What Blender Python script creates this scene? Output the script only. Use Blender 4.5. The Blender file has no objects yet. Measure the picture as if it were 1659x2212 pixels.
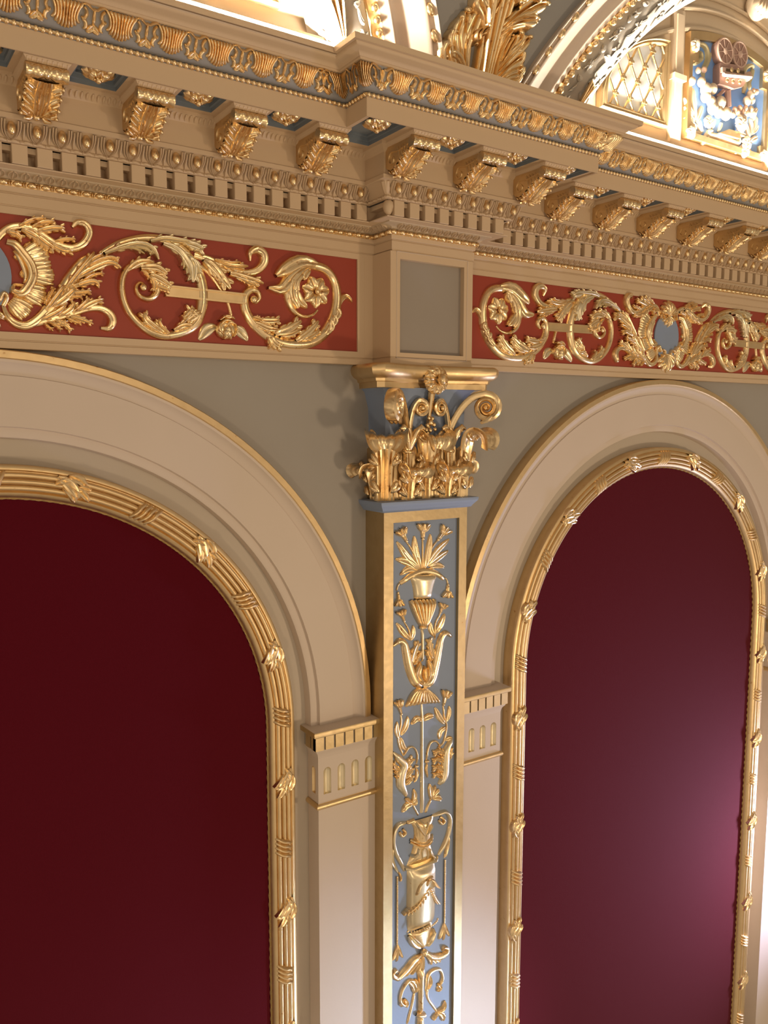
import bpy, bmesh, math, random
import numpy as np
from mathutils import Vector, Matrix
from mathutils.geometry import tessellate_polygon
random.seed(7)
PI = math.pi
scene = bpy.context.scene
COL = scene.collection

# ------------------------------------------------------------------ camera
F, CX, CY = 1757.64, 829.5, 1106.0
CAM = np.array([-1.68862, -2.36759, 0.35609])
YAW, PITCH, ROLL = 0.58995, -0.11095, 0.00162
fwd = np.array([math.sin(YAW)*math.cos(PITCH), math.cos(YAW)*math.cos(PITCH), math.sin(PITCH)])
rt = np.array([math.cos(YAW), -math.sin(YAW), 0.0])
up = np.cross(rt, fwd)
rt, up = rt*math.cos(ROLL)+up*math.sin(ROLL), -rt*math.sin(ROLL)+up*math.cos(ROLL)
cam_data = bpy.data.cameras.new('camera')
cam_data.sensor_fit = 'HORIZONTAL'; cam_data.sensor_width = 36.0
cam_data.lens = F/1659*36.0; cam_data.clip_start = 0.05; cam_data.clip_end = 100
cam = bpy.data.objects.new('camera', cam_data); COL.objects.link(cam)
M = Matrix(((rt[0], up[0], -fwd[0], CAM[0]), (rt[1], up[1], -fwd[1], CAM[1]), (rt[2], up[2], -fwd[2], CAM[2]), (0, 0, 0, 1)))
cam.matrix_world = M
scene.camera = cam

def at(u, v, y):
    """point of the vertical plane at depth y that a photograph position was measured on"""
    d = fwd + rt*(u-CX)/F - up*(v-CY)/F
    t = (y-CAM[1])/d[1]
    q = CAM+t*d
    return (q[0], q[2])

# ------------------------------------------------------------------ materials
def mat(name, color, rough=0.6, metal=0.0, bump=0.0, bscale=60.0, var=0.06, vscale=6.0, spec=0.4, sheen=0.0, coat=0.0, stretch=None):
    m = bpy.data.materials.new(name); m.use_nodes = True
    nt = m.node_tree; b = nt.nodes['Principled BSDF']
    b.inputs['Roughness'].default_value = rough
    b.inputs['Metallic'].default_value = metal
    b.inputs['Specular IOR Level'].default_value = spec
    if sheen: b.inputs['Sheen Weight'].default_value = sheen
    if coat: b.inputs['Coat Weight'].default_value = coat
    tc = nt.nodes.new('ShaderNodeTexCoord')
    n = nt.nodes.new('ShaderNodeTexNoise'); n.inputs['Scale'].default_value = vscale; n.inputs['Detail'].default_value = 4
    nt.links.new(tc.outputs['Object'], n.inputs['Vector'])
    mx = nt.nodes.new('ShaderNodeMix'); mx.data_type = 'RGBA'
    mx.inputs['A'].default_value = (*[c*(1-var) for c in color], 1)
    mx.inputs['B'].default_value = (*[min(1, c*(1+var)) for c in color], 1)
    nt.links.new(n.outputs['Fac'], mx.inputs['Factor'])
    nt.links.new(mx.outputs['Result'], b.inputs['Base Color'])
    if bump:
        n2 = nt.nodes.new('ShaderNodeTexNoise'); n2.inputs['Scale'].default_value = bscale; n2.inputs['Detail'].default_value = 3
        if stretch:
            mp = nt.nodes.new('ShaderNodeMapping'); mp.inputs['Scale'].default_value = stretch
            nt.links.new(tc.outputs['Object'], mp.inputs['Vector']); nt.links.new(mp.outputs['Vector'], n2.inputs['Vector'])
        else: nt.links.new(tc.outputs['Object'], n2.inputs['Vector'])
        bp = nt.nodes.new('ShaderNodeBump'); bp.inputs['Strength'].default_value = bump; bp.inputs['Distance'].default_value = 0.002
        nt.links.new(n2.outputs['Fac'], bp.inputs['Height']); nt.links.new(bp.outputs['Normal'], b.inputs['Normal'])
    return m

def gold_mat(name, c1, c2, rough, bump, bscale, metal=1.0, worn=0.62):
    m = bpy.data.materials.new(name); m.use_nodes = True
    nt = m.node_tree; b = nt.nodes['Principled BSDF']
    b.inputs['Metallic'].default_value = metal
    tc = nt.nodes.new('ShaderNodeTexCoord')
    n = nt.nodes.new('ShaderNodeTexNoise'); n.inputs['Scale'].default_value = 22; n.inputs['Detail'].default_value = 5
    nt.links.new(tc.outputs['Object'], n.inputs['Vector'])
    mx = nt.nodes.new('ShaderNodeMix'); mx.data_type = 'RGBA'
    mx.inputs['A'].default_value = (*c1, 1); mx.inputs['B'].default_value = (*c2, 1)
    nt.links.new(n.outputs['Fac'], mx.inputs['Factor'])
    n3 = nt.nodes.new('ShaderNodeTexNoise'); n3.inputs['Scale'].default_value = 55; n3.inputs['Detail'].default_value = 6
    nt.links.new(tc.outputs['Object'], n3.inputs['Vector'])
    cr = nt.nodes.new('ShaderNodeValToRGB'); cr.color_ramp.elements[0].position = worn; cr.color_ramp.elements[1].position = worn+0.1
    nt.links.new(n3.outputs['Fac'], cr.inputs['Fac'])
    m2 = nt.nodes.new('ShaderNodeMix'); m2.data_type = 'RGBA'; m2.inputs['B'].default_value = (0.50, 0.27, 0.11, 1)
    nt.links.new(cr.outputs['Color'], m2.inputs['Factor']); nt.links.new(mx.outputs['Result'], m2.inputs['A'])
    nt.links.new(m2.outputs['Result'], b.inputs['Base Color'])
    mr = nt.nodes.new('ShaderNodeMapRange'); mr.inputs['To Min'].default_value = rough-0.08; mr.inputs['To Max'].default_value = rough+0.12
    nt.links.new(n3.outputs['Fac'], mr.inputs['Value']); nt.links.new(mr.outputs['Result'], b.inputs['Roughness'])
    n2 = nt.nodes.new('ShaderNodeTexNoise'); n2.inputs['Scale'].default_value = bscale; n2.inputs['Detail'].default_value = 3
    nt.links.new(tc.outputs['Object'], n2.inputs['Vector'])
    bp = nt.nodes.new('ShaderNodeBump'); bp.inputs['Strength'].default_value = bump; bp.inputs['Distance'].default_value = 0.003
    nt.links.new(n2.outputs['Fac'], bp.inputs['Height']); nt.links.new(bp.outputs['Normal'], b.inputs['Normal'])
    return m

GOLD = gold_mat('gilded carving', (0.94, 0.75, 0.475), (0.82, 0.61, 0.34), 0.28, 0.10, 60)
GOLDF = gold_mat('gilded flat leaf', (0.80, 0.62, 0.37), (0.66, 0.48, 0.26), 0.42, 0.16, 45, worn=0.68)
SILV = gold_mat('pale gilding', (0.84, 0.75, 0.56), (0.76, 0.65, 0.44), 0.34, 0.12, 60, worn=0.70)
GOLDP = gold_mat('aged gold leaf', (0.60, 0.475, 0.285), (0.47, 0.35, 0.185), 0.47, 0.25, 45, worn=0.70)
CREAM = mat('cream paint', (0.56, 0.425, 0.29), 0.55, bump=0.10, bscale=140, var=0.03)
ARCHC = mat('pale stone paint', (0.575, 0.49, 0.425), 0.5, bump=0.08, bscale=140, var=0.03)
RECC = mat('recess paint', (0.47, 0.415, 0.355), 0.55, bump=0.08, bscale=140, var=0.03)
GREIGE = mat('warm grey wall paint', (0.325, 0.305, 0.285), 0.6, bump=0.10, bscale=160, var=0.04)
BLUEG = mat('blue grey paint', (0.225, 0.29, 0.435), 0.5, bump=0.06, bscale=150, var=0.05)
COFF = mat('slate blue paint', (0.20, 0.24, 0.29), 0.5, var=0.05)
VAULTC = mat('grey blue vault paint', (0.27, 0.27, 0.275), 0.6, var=0.05, bump=0.05)
RED = mat('brick red paint', (0.30, 0.045, 0.025), 0.5, bump=0.08, bscale=120, var=0.05)
FABRIC = mat('burgundy cloth', (0.080, 0.0024, 0.0085), 0.9, bump=0.5, bscale=900, var=0.12, vscale=300, spec=0.06, sheen=0.07)
CORD = mat('twisted gold cord', (0.33, 0.22, 0.08), 0.6, var=0.2, vscale=200)
BANDG = mat('grey paint behind the gilded band', (0.265, 0.265, 0.28), 0.5, var=0.05)
SILVER = mat('silvered leaf plaster', (0.33, 0.31, 0.285), 0.5, metal=0.0, bump=0.3, bscale=60, var=0.2, vscale=25)
PLAST = mat('ivory plaster', (0.66, 0.55, 0.42), 0.5, var=0.05)
BLUE = mat('sky blue paint', (0.17, 0.33, 0.72), 0.5, var=0.05)
MAUVE = mat('mauve paint', (0.40, 0.26, 0.23), 0.5, var=0.05)
MAUVEL = mat('pale mauve paint', (0.58, 0.42, 0.36), 0.5, var=0.05)
OLIVE = mat('olive ribbon paint', (0.42, 0.38, 0.24), 0.5, var=0.08)
BLUSH = mat('blushed fruit paint', (0.72, 0.50, 0.38), 0.45, var=0.15, vscale=40)
LATT = mat('pale blue backing', (0.66, 0.74, 0.86), 0.6, var=0.04)
DARK = mat('dark slot paint', (0.10, 0.07, 0.045), 0.7)
DARKG = mat('dark recess', (0.03, 0.02, 0.02), 0.7)
LEAFC = mat('cream moulding with bumpy leaf relief', (0.50, 0.40, 0.285), 0.6, bump=0.6, bscale=90, var=0.06)  # a slightly deeper cream with coarse bumps

# ------------------------------------------------------------------ mesh helper
class MB:
    def __init__(s): s.v = []; s.f = []; s.m = []
    def add(s, vs, fs, mi=0):
        o = len(s.v); s.v.extend([tuple(map(float, p)) for p in vs])
        s.f.extend([tuple(o+i for i in f) for f in fs]); s.m.extend([mi]*len(fs))
    def box(s, x0, x1, y0, y1, z0, z1, mi=0):
        s.add([(x0,y0,z0),(x1,y0,z0),(x1,y1,z0),(x0,y1,z0),(x0,y0,z1),(x1,y0,z1),(x1,y1,z1),(x0,y1,z1)],
              [(0,3,2,1),(4,5,6,7),(0,1,5,4),(1,2,6,5),(2,3,7,6),(3,0,4,7)], mi)
    def bbox(s, x0, x1, y0, y1, z0, z1, b=0.002, mi=0):
        """box with a chamfered front (towards -y) edge"""
        s.add([(x0,y1,z0),(x1,y1,z0),(x1,y1,z1),(x0,y1,z1),(x0,y0+b,z0),(x1,y0+b,z0),(x1,y0+b,z1),(x0,y0+b,z1),
               (x0+b,y0,z0+b),(x1-b,y0,z0+b),(x1-b,y0,z1-b),(x0+b,y0,z1-b)],
              [(0,1,5,4),(1,2,6,5),(2,3,7,6),(3,0,4,7),(4,5,9,8),(5,6,10,9),(6,7,11,10),(7,4,8,11),(8,9,10,11),(3,2,1,0)], mi)
    def grid(s, G, cu=False, cv=False, mi=0):
        nu, nv = len(G), len(G[0]); vs = [p for r in G for p in r]; fs = []
        for i in range(nu if cu else nu-1):
            for j in range(nv if cv else nv-1):
                fs.append((i*nv+j, ((i+1) % nu)*nv+j, ((i+1) % nu)*nv+(j+1) % nv, i*nv+(j+1) % nv))
        s.add(vs, fs, mi)
    def tube(s, path, rad, n=8, flat=None, cap=True, mi=0):
        P = [Vector(p) for p in path]; k = len(P)
        if not hasattr(rad, '__len__'): rad = [rad]*k
        G = []; ref = Vector(flat) if flat else None
        for i in range(k):
            t = (P[min(i+1, k-1)]-P[max(i-1, 0)])
            if t.length < 1e-9: t = Vector((0, 0, 1))
            t.normalize()
            r0 = ref if ref else (Vector((0, -1, 0)) if abs(t.y) < .9 else Vector((1, 0, 0)))
            a = t.cross(r0).normalized(); b = a.cross(t).normalized()
            G.append([tuple(P[i]+a*rad[i]*math.cos(2*PI*j/n)+b*rad[i]*math.sin(2*PI*j/n)) for j in range(n)])
        s.grid(G, cv=True, mi=mi)
        if cap:
            o = len(s.v)-k*n
            s.f.append(tuple(o+j for j in range(n))); s.m.append(mi)
            s.f.append(tuple(o+(k-1)*n+n-1-j for j in range(n))); s.m.append(mi)
    def ball(s, c, r, nu=6, nv=8, rot=None, mi=0):
        r = r if hasattr(r, '__len__') else (r, r, r); G = []
        for i in range(nu+1):
            th = PI*i/nu; row = []
            for j in range(nv):
                ph = 2*PI*j/nv
                v = Vector((r[0]*math.sin(th)*math.cos(ph), r[1]*math.sin(th)*math.sin(ph), r[2]*math.cos(th)))
                if rot: v = rot @ v
                row.append((c[0]+v.x, c[1]+v.y, c[2]+v.z))
            G.append(row)
        s.grid(G, cv=True, mi=mi)
    def poly(s, loops, T, mi=0):
        """filled polygon with holes; T maps 2D to 3D"""
        flat = [p for l in loops for p in l]
        tris = tessellate_polygon([[Vector((p[0], p[1], 0)) for p in l] for l in loops])
        s.add([T(*p) for p in flat], [tuple(t) for t in tris], mi)
    def build(s, name, m, parent=None, smooth=True, ang=40, loc=None):
        me = bpy.data.meshes.new(name)
        vs = s.v
        if loc: vs = [(a-loc[0], b-loc[1], c-loc[2]) for a, b, c in vs]
        me.from_pydata(vs, [], s.f)
        ms = m if isinstance(m, (list, tuple)) else [m]
        for x in ms: me.materials.append(x)
        if len(ms) > 1: me.polygons.foreach_set('material_index', s.m)
        bm = bmesh.new(); bm.from_mesh(me)
        bmesh.ops.remove_doubles(bm, verts=bm.verts, dist=1e-6)
        bmesh.ops.recalc_face_normals(bm, faces=bm.faces)
        bm.to_mesh(me); bm.free()
        if smooth:
            me.polygons.foreach_set('use_smooth', [True]*len(me.polygons))
            me.set_sharp_from_angle(angle=math.radians(ang))
        o = bpy.data.objects.new(name, me); COL.objects.link(o)
        if loc: o.location = loc
        if parent is not None:
            o.parent = parent
            if loc is None and parent.location.length > 0:
                o.matrix_parent_inverse = Matrix.Translation(parent.location).inverted()
        return o

def tag(o, label=None, cat=None, group=None, kind=None):
    if label: o['label'] = label
    if cat: o['category'] = cat
    if group: o['group'] = group
    if kind: o['kind'] = kind
    return o
def thing(name, label, cat, group=None, loc=(0, 0, 0)):
    o = bpy.data.objects.new(name, None); COL.objects.link(o); o.location = loc
    o.empty_display_size = 0.05
    return tag(o, label, cat, group)
def dup(root, loc, label, group=None, rotz=0.0, scale=None):
    r = root.copy(); COL.objects.link(r); r.location = loc; r.rotation_euler = (0, 0, rotz); r['label'] = label
    if scale: r.scale = scale
    if group: r['group'] = group
    for ch in list(root.children):
        c = ch.copy(); COL.objects.link(c); c.parent = r; c.matrix_parent_inverse = ch.matrix_parent_inverse.copy()
        for g in list(ch.children):
            d = g.copy(); COL.objects.link(d); d.parent = c; d.matrix_parent_inverse = g.matrix_parent_inverse.copy()
    return r

# ------------------------------------------------------------------ relief carving helpers (2D path on a face + height)
def spline(pts, n):
    pts = [np.array(p, float) for p in pts]
    if len(pts) == 2: return [pts[0]+(pts[1]-pts[0])*i/(n-1) for i in range(n)]
    P = [2*pts[0]-pts[1]]+pts+[2*pts[-1]-pts[-2]]; out = []; k = len(pts)-1
    for i in range(n):
        s = i/(n-1)*k; j = min(int(s), k-1); t = s-j
        a, b, c, d = P[j:j+4]
        out.append(0.5*((2*b)+(c-a)*t+(2*a-5*b+4*c-d)*t*t+(3*b-a-3*c+d)*t**3))
    return out
def lerp(ws, u):
    if not hasattr(ws, '__len__'): return ws
    x = u*(len(ws)-1); i = min(int(x), len(ws)-2)
    return ws[i]+(ws[i+1]-ws[i])*(x-i)
def strip(mb, T, path, ws, H, n=None, h0=0.0, m=8, groove=0.0, rise=0.0, mi=0):
    """raised rounded band along a path; T(a,b,h)->xyz"""
    n = n or max(6, 4*len(path)); P = spline(path, n); G = []
    for i in range(n):
        t = P[min(i+1, n-1)]-P[max(i-1, 0)]; L = math.hypot(*t) or 1; nx, ny = -t[1]/L, t[0]/L
        u = i/(n-1); w = lerp(ws, u); hh = lerp(H, u); row = []
        e = min(1.0, 6*u+0.35, 6*(1-u)+0.35)
        for j in range(m+1):
            s = -1+2*j/m; d = math.sqrt(max(0, 1-s*s))
            h = hh*d*e*(1-groove*math.exp(-(s/0.28)**2))+h0+rise*math.sin(PI*u)
            if j in (0, m): h = -0.002
            row.append(T(P[i][0]+nx*s*w, P[i][1]+ny*s*w, h))
        G.append(row)
    mb.grid(G, mi=mi)
LEAFW = [0.4, 0.78, 1.0, 1.06, 0.98, 0.74, 0.26]
def leaf(mb, T, path, w, H, h0=0.0, groove=0.45, mi=0, rise=0.0):
    strip(mb, T, path, [w*k for k in LEAFW], H, n=9, h0=h0, m=8, groove=groove, rise=rise, mi=mi)
def lobed(mb, T, path, w, H, h0=0.0, lobes=3, mi=0, rise=0.0):
    """acanthus leaf: a broad spine leaf with rounded lobes overlapping along both edges"""
    w *= 1.05
    strip(mb, T, path, [w*k for k in (0.35, 0.55, 0.66, 0.66, 0.60, 0.48, 0.22)], H, n=12, h0=h0+0.002, m=8, groove=0.45, mi=mi, rise=rise)
    P = spline(path, 16); L = sum(math.hypot(*(P[i+1]-P[i])) for i in range(15)); n = lobes+1
    for k in range(n):
        i = 2+int(9*k/max(1, n-1))
        t = P[i+1]-P[i-1]; t = t/(math.hypot(*t) or 1)
        ln = min(w*(1.45-0.2*k), L*0.42)
        for sd in (-1, 1):
            nn = np.array([-t[1], t[0]])*sd; b = P[i]
            leaf(mb, T, [b, b+t*ln*0.50+nn*w*0.42, b+t*ln*1.0+nn*w*0.72], w*0.36, H*0.85, h0=h0, groove=0.35, mi=mi, rise=rise*0.6)
def rosette(mb, T, c, r, H, n=6, mi=0, h0=0.0, a0=0.3):
    for k in range(n):
        a = a0+2*PI*k/n
        d = np.array([math.cos(a), math.sin(a)]); c0 = np.array(c)
        strip(mb, T, [c0+d*r*0.12, c0+d*r*0.55, c0+d*r*0.98], [r*0.12, r*0.34, r*0.46, r*0.36, r*0.10], [H*0.8, H*0.95, H*0.6], n=7, groove=0.5, h0=h0, mi=mi)
    cc = T(c[0], c[1], H*0.75+h0); rr = r*0.17
    mb.ball(cc, rr, 5, 8, mi=mi)
def planeT(y0, fx=None):
    fx = fx or (lambda a: a)
    return lambda a, b, h: (fx(a), y0-h, b)
# ------------------------------------------------------------------ the wall, its arches and piers
D, ZS = 1.37, -0.643
ZB = -3.35
def arc(r, xc, z0=ZB, n=64):
    return [(xc-r, z0)]+[(xc-r*math.cos(PI*i/n), ZS+r*math.sin(PI*i/n)) for i in range(n+1)]+[(xc+r, z0)]
X0, X1 = -2.62, 3.3
mb = MB()
RW = 0.985
top = 0.56
pl = [(X0, top), (X1, top), (X1, ZB)]
pl += [(p[0], p[1]) for p in reversed(arc(RW, D))]+[(p[0], p[1]) for p in reversed(arc(RW, -D))][:-1]
pl = [p for p in pl if p[0] >= X0]
pl += [(X0, ZB)] if pl[-1][0] > X0+1e-6 else []
mb.poly([pl], lambda a, b: (a, 0.0, b))
for xc in (-D, D):
    A = arc(RW, xc)
    mb.grid([[(a, 0.0, b), (a, 0.014, b)] for a, b in A])
    mb.poly([A], lambda a, b: (a, 0.014, b), 1)
mb.box(X0, X1, 0.03, 0.10, ZB, 1.31)
tag(mb.build('wall_back', [GREIGE, RECC]), kind='structure')

def arc_sweep(mb, prof, xc, z0, n=72, mi=0):
    rows = []
    for (x, z, cx_, cz_) in [(-1, z0, -1, 0)]+[(0, 0, -math.cos(PI*i/n), math.sin(PI*i/n)) for i in range(n+1)]+[(1, z0, 1, 0)]:
        row = []
        for r, y in prof:
            if x: row.append((xc+x*r, y, z0))
            else: row.append((xc+r*cx_, y, ZS+r*cz_))
        rows.append(row)
    mb.grid(rows, mi=mi)

def rnd(c, r, a0, a1, n=5, sy=1.0):
    return [(c[0]+r*math.cos(math.radians(a0+(a1-a0)*i/n)), c[1]-sy*r*math.sin(math.radians(a0+(a1-a0)*i/n))) for i in range(n+1)]

for xc, nm in ((-D, 'left'), (D, 'right')):
    t = thing('arch_surround', 'pale gilt-edged arch surround '+('left of the pilaster' if xc < 0 else 'right of the pilaster, its whole crown in view'), 'arch', 'moulded arches', (xc, 0, ZS))
    m1 = MB(); arc_sweep(m1, [(1.184, 0.0), (1.184, -0.041), (1.181, -0.046), (1.163, -0.048), (1.160, -0.044)], xc, -0.672)
    m1.build('gilded_edge', GOLDF, t)
    m2 = MB(); arc_sweep(m2, [(1.160, -0.044), (1.153, -0.043), (1.148, -0.036), (1.140, -0.029), (1.128, -0.0245), (1.120, -0.0235), (1.1185, -0.028), (0.986, -0.030),
        (0.9845, -0.024), (0.983, -0.019), (0.979, -0.0195), (0.962, -0.020), (0.957, -0.018), (0.9555, -0.010), (0.954, 0.0), (0.953, 0.0139)], xc, -0.672)
    m2.build('arch_molding', ARCHC, t)

# ---- framed cloth panels
def path_pos(s):
    """s = distance along the frame centre line from the crown (R = .84), + to the right; gives point, tangent angle"""
    R = 0.84; q = R*PI/2; sg = 1 if s >= 0 else -1; a = abs(s)
    if a <= q:
        th = PI/2-s/R
        return (R*math.cos(th), R*math.sin(th)), (math.sin(th), -math.cos(th)), (math.cos(th), math.sin(th))
    return (sg*R, -(a-q)), (0, -sg), (sg, 0)
def frameT(xc, s0):
    def T(a, c, h):      # a along, c outwards
        p, t, o = path_pos(s0+a)
        return (xc+p[0]+o[0]*c, -0.036-h, ZS+p[1]+o[1]*c)
    return T
reeds = [(0.886, 0.013), (0.886, -0.034), (0.883, -0.038), (0.873, -0.039), (0.869, -0.034)]
for c in (0.859, 0.842, 0.825): reeds += rnd((c, -0.034), 0.0083, 0, 180, 6, 1.35 if c != 0.842 else 1.7)
reeds += [(0.815, -0.036), (0.812, -0.040), (0.806, -0.037), (0.800, -0.029), (0.797, -0.020), (0.797, -0.012)]
for xc in (-D, D):
    lf = xc < 0
    t = thing('cloth_panel', 'burgundy cloth panel in a gilded ribbon-tied frame, '+('left of the pilaster' if lf else 'right of the pilaster'), 'wall panel', 'framed burgundy panels', (xc, 0, ZS))
    m1 = MB(); m1.poly([arc(0.80, xc)], lambda a, b: (a, -0.014, b)); m1.grid([[(a, -0.014, b), (a, 0.012, b)] for a, b in arc(0.80, xc)])
    m1.build('cloth', FABRIC, t)
    m2 = MB(); arc_sweep(m2, reeds, xc, ZB, 96); fr = m2.build('frame', GOLDF, t, ang=50)
    # twisted cord just inside the frame
    m3 = MB(); pts = []
    total = 0.84*PI/2+2.68; N = 1500; G = []
    for i in range(N+1):
        s = -total+2*total*i/N; p, tt, o = path_pos(s); k = 0.796/0.84
        pp = (p[0]*k, p[1]*k) if p[1] > 0 else (math.copysign(0.796, p[0]), p[1])
        row = []
        for j in range(5):
            a = 2*PI*j/5; rr = 0.0036+0.0012*math.sin(a*2+i*1.05)
            row.append((xc+pp[0]+o[0]*rr*math.cos(a), -0.0165-rr*math.sin(a), ZS+pp[1]+o[1]*rr*math.cos(a)))
        G.append(row)
    m3.grid(G, cv=True); m3.build('cord', CORD, t)
    sp = 0.84*math.radians(14.6)
    k = -17
    while k <= 17:
        s = k*sp
        if abs(s) > 0.84*PI/2: s = math.copysign(0.84*PI/2+(abs(s)-0.84*PI/2)*1.06, s)
        T = frameT(xc, s); b = MB()
        vis = (not lf and True) or (lf and k >= -1)
        if vis:
            if k % 2 == 0:      # ribbon tie: crossed bands
                for d in (-0.024, -0.008, 0.008, 0.024):
                    strip(b, T, [(d-0.016, -0.031), (d-0.003, -0.010), (d+0.003, 0.008), (d+0.016, 0.029)], [0.005, 0.0088, 0.0094, 0.0088, 0.005], [0.010, 0.020, 0.025, 0.020, 0.010], n=10, m=5)
                b.build('ribbon_tie', GOLDF, fr)
            else:               # acanthus clasp
                for (p0, p1, w) in (((-0.045, 0.026), (0.018, -0.022), 0.016), ((-0.02, 0.032), (0.030, 0.014), 0.012), ((-0.030, 0.0), (0.012, -0.034), 0.011), ((-0.012, 0.006), (0.048, -0.024), 0.010), ((-0.05, 0.004), (-0.008, 0.022), 0.010), ((0.0, 0.0), (0.046, 0.006), 0.009)):
                    mid = ((p0[0]+p1[0])/2+0.004, (p0[1]+p1[1])/2+0.005)
                    leaf(b, T, [p1, mid, p0], w*1.25, [0.010, 0.013, 0.013, 0.009], h0=0.009, groove=0.6)
                b.build('leaf_clasp', GOLD, fr)
        k += 1

# ---- piers with impost caps
def niche(b, x, w, z0, z1, y, depth=0.010, mi=0):
    """hollow flute with a rounded head, sunk behind y"""
    n = 6; G = []
    zs_ = [z0, z0]+[z0+(z1-w/2-z0)*i/3 for i in range(1, 4)]+[z1-w/2+w/2*math.sin(PI/2*i/4) for i in range(1, 5)]
    ws_ = [0.0001+w/2*0.999, w/2]+[w/2]*3+[max(0.0002, w/2*math.cos(PI/2*i/4)) for i in range(1, 5)]
    for z, hw in zip(zs_, ws_):
        G.append([(x+hw*(-1+2*j/n), y+depth*math.sqrt(max(0, 1-(-1+2*j/n)**2))*hw/(w/2), z) for j in range(n+1)])
    b.grid(G, mi=mi)
    b.add([G[1][j] for j in range(n+1)], [tuple(range(n+1))], mi)
def nhole(x, w, z0, z1):
    return [(x-w/2, z0), (x+w/2, z0)]+[(x+w/2*math.cos(PI*i/8), z1-w/2+w/2*math.sin(PI*i/8)) for i in range(9)]+[(x-w/2, z1-w/2)]
def pier(xi, xo, label, sgn):
    """xi: free inner corner, xo: outer end against the pilaster; sgn = direction from xi to xo"""
    YP_ = -0.059
    t = thing('wall_pier', label, 'pier', 'arch piers', (xi, 0, ZB))
    def swp(prof, name, m, ang=35):
        b = MB(); G = []
        for q, z in prof:
            G.append([(xi-sgn*q, 0.013, z), (xi-sgn*q, YP_-q, z), (xo, YP_-q, z)])
        b.grid(G); return b.build(name, m, cap if name != 'shaft' else t, ang=ang)
    cap = None
    b = MB(); b.grid([[(xi, 0.013, z), (xi, YP_, z), (xo, YP_, z)] for z in (ZB, -0.955)]); b.build('shaft', ARCHC, t, ang=30)
    # neck with hollow flutes
    b = MB(); fx = [xi+sgn*(0.0355+0.0553*k) for k in range(4)]; w = 0.029; z0, z1 = -0.905, -0.811
    xa, xb = min(xi, xo), max(xi, xo)
    b.poly([[(xa, -0.935), (xb, -0.935), (xb, -0.775), (xa, -0.775)]]+[nhole(x, w, z0, z1) for x in fx], lambda a, c: (a, YP_, c))
    b.poly([[(-0.059, -0.935), (0.013, -0.935), (0.013, -0.775), (-0.059, -0.775)], nhole(-0.027, 0.024, z0, z1)], lambda a, c: (xi, a, c))
    cap = b.build('impost_cap', ARCHC, t, smooth=False)
    for x in fx:
        f = MB(); niche(f, x, w, z0, z1, YP_+0.0004); f.build('flute', SILV, cap)
    f = MB(); niche(f, -0.027, 0.024, z0, z1, 0.0); 
    f.v = [(xi+sgn*(yy+0.0004), xx, zz) for xx, yy, zz in f.v]
    f.build('flute', GOLDF, cap)
    swp([(0.0, -0.956)]+[(0.001+0.009*math.cos(a), -0.945+0.010*math.sin(a)) for a in [(-PI/2)+PI*i/8 for i in range(9)]]+[(0.001, -0.934)], 'necking_ring', GOLDF)
    swp([(0, -0.775), (0.001, -0.768), (0.004, -0.758), (0.010, -0.750), (0.013, -0.746), (0.014, -0.741)], 'cyma', ARCHC)
    swp([(0.0, -0.741), (0.013, -0.741), (0.013, -0.691)], 'slot_ground', GREIGE)
    G2 = MB(); pitch = 0.0385
    n = int(abs(xo-xi)/pitch)+2
    for k in range(n):
        a = xi-sgn*0.019+sgn*(pitch*k); c = a+sgn*0.0315
        if (c-xo)*sgn > 0: c = xo
        if (a-xo)*sgn >= 0: break
        G2.box(min(a, c), max(a, c), YP_-0.019, YP_-0.001, -0.740, -0.691)
    for k in range(2):
        a = YP_-0.0183+k*0.0385; c = a+0.0315
        G2.box(min(xi-sgn*0.019, xi-sgn*0.012), max(xi-sgn*0.019, xi-sgn*0.012), a, c, -0.740, -0.691)
    G2.build('gilded_tooth_band', GOLDP, cap)
    swp([(0.0, -0.691), (0.026, -0.691), (0.028, -0.689), (0.029, -0.676), (0.027, -0.672)], 'gilded_lip', GOLDP)
    b = MB(); q = 0.027
    b.grid([[(xi-sgn*q, 0.013, -0.672), (xi-sgn*q, YP_-q, -0.672)], [(xo, 0.013, -0.672), (xo, YP_-q, -0.672)]]); b.build('slab_top', ARCHC, cap)
    return t
pier(-0.4084, -0.18, 'pale pier with fluted gold-edged impost cap, just left of the pilaster', 1)
pier(0.4084, 0.18, 'pale pier with fluted gold-edged impost cap, just right of the pilaster', -1)
pier(D+0.9616, D+1.19, 'bluish-lit pier at the lower right edge, beyond the right burgundy panel', 1)

# ------------------------------------------------------------------ pilaster
t = thing('pilaster', 'tall gilded pilaster with blue-grey sunk panel between the two arches', 'pilaster', None, (0, 0, ZB))
b = MB(); W = 0.18; yf = -0.114
px0, px1, pz1 = -0.141, 0.145, 0.014
b.poly([[(-W, ZB), (W, ZB), (W, 0.052), (-W, 0.052)], [(px0, ZB+0.05), (px1, ZB+0.05), (px1, pz1), (px0, pz1)]], lambda a, c: (a, yf, c))
b.grid([[(x, yf, z), (x, 0.0, z)] for x, z in ((-W, ZB), (-W, 0.052), (W, 0.052), (W, ZB))])
b.grid([[(x, yf, z), (x, -0.098, z)] for x, z in ((px0, ZB+0.05), (px0, pz1), (px1, pz1), (px1, ZB+0.05))])
b.build('gilded_frame', GOLDP, t, smooth=False)
b = MB(); b.grid([[(px0, -0.100, ZB+0.05), (px1, -0.100, ZB+0.05)], [(px0, -0.100, pz1), (px1, -0.100, pz1)]]); b.build('sunk_panel', BLUEG, t)
b = MB(); G = []
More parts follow.
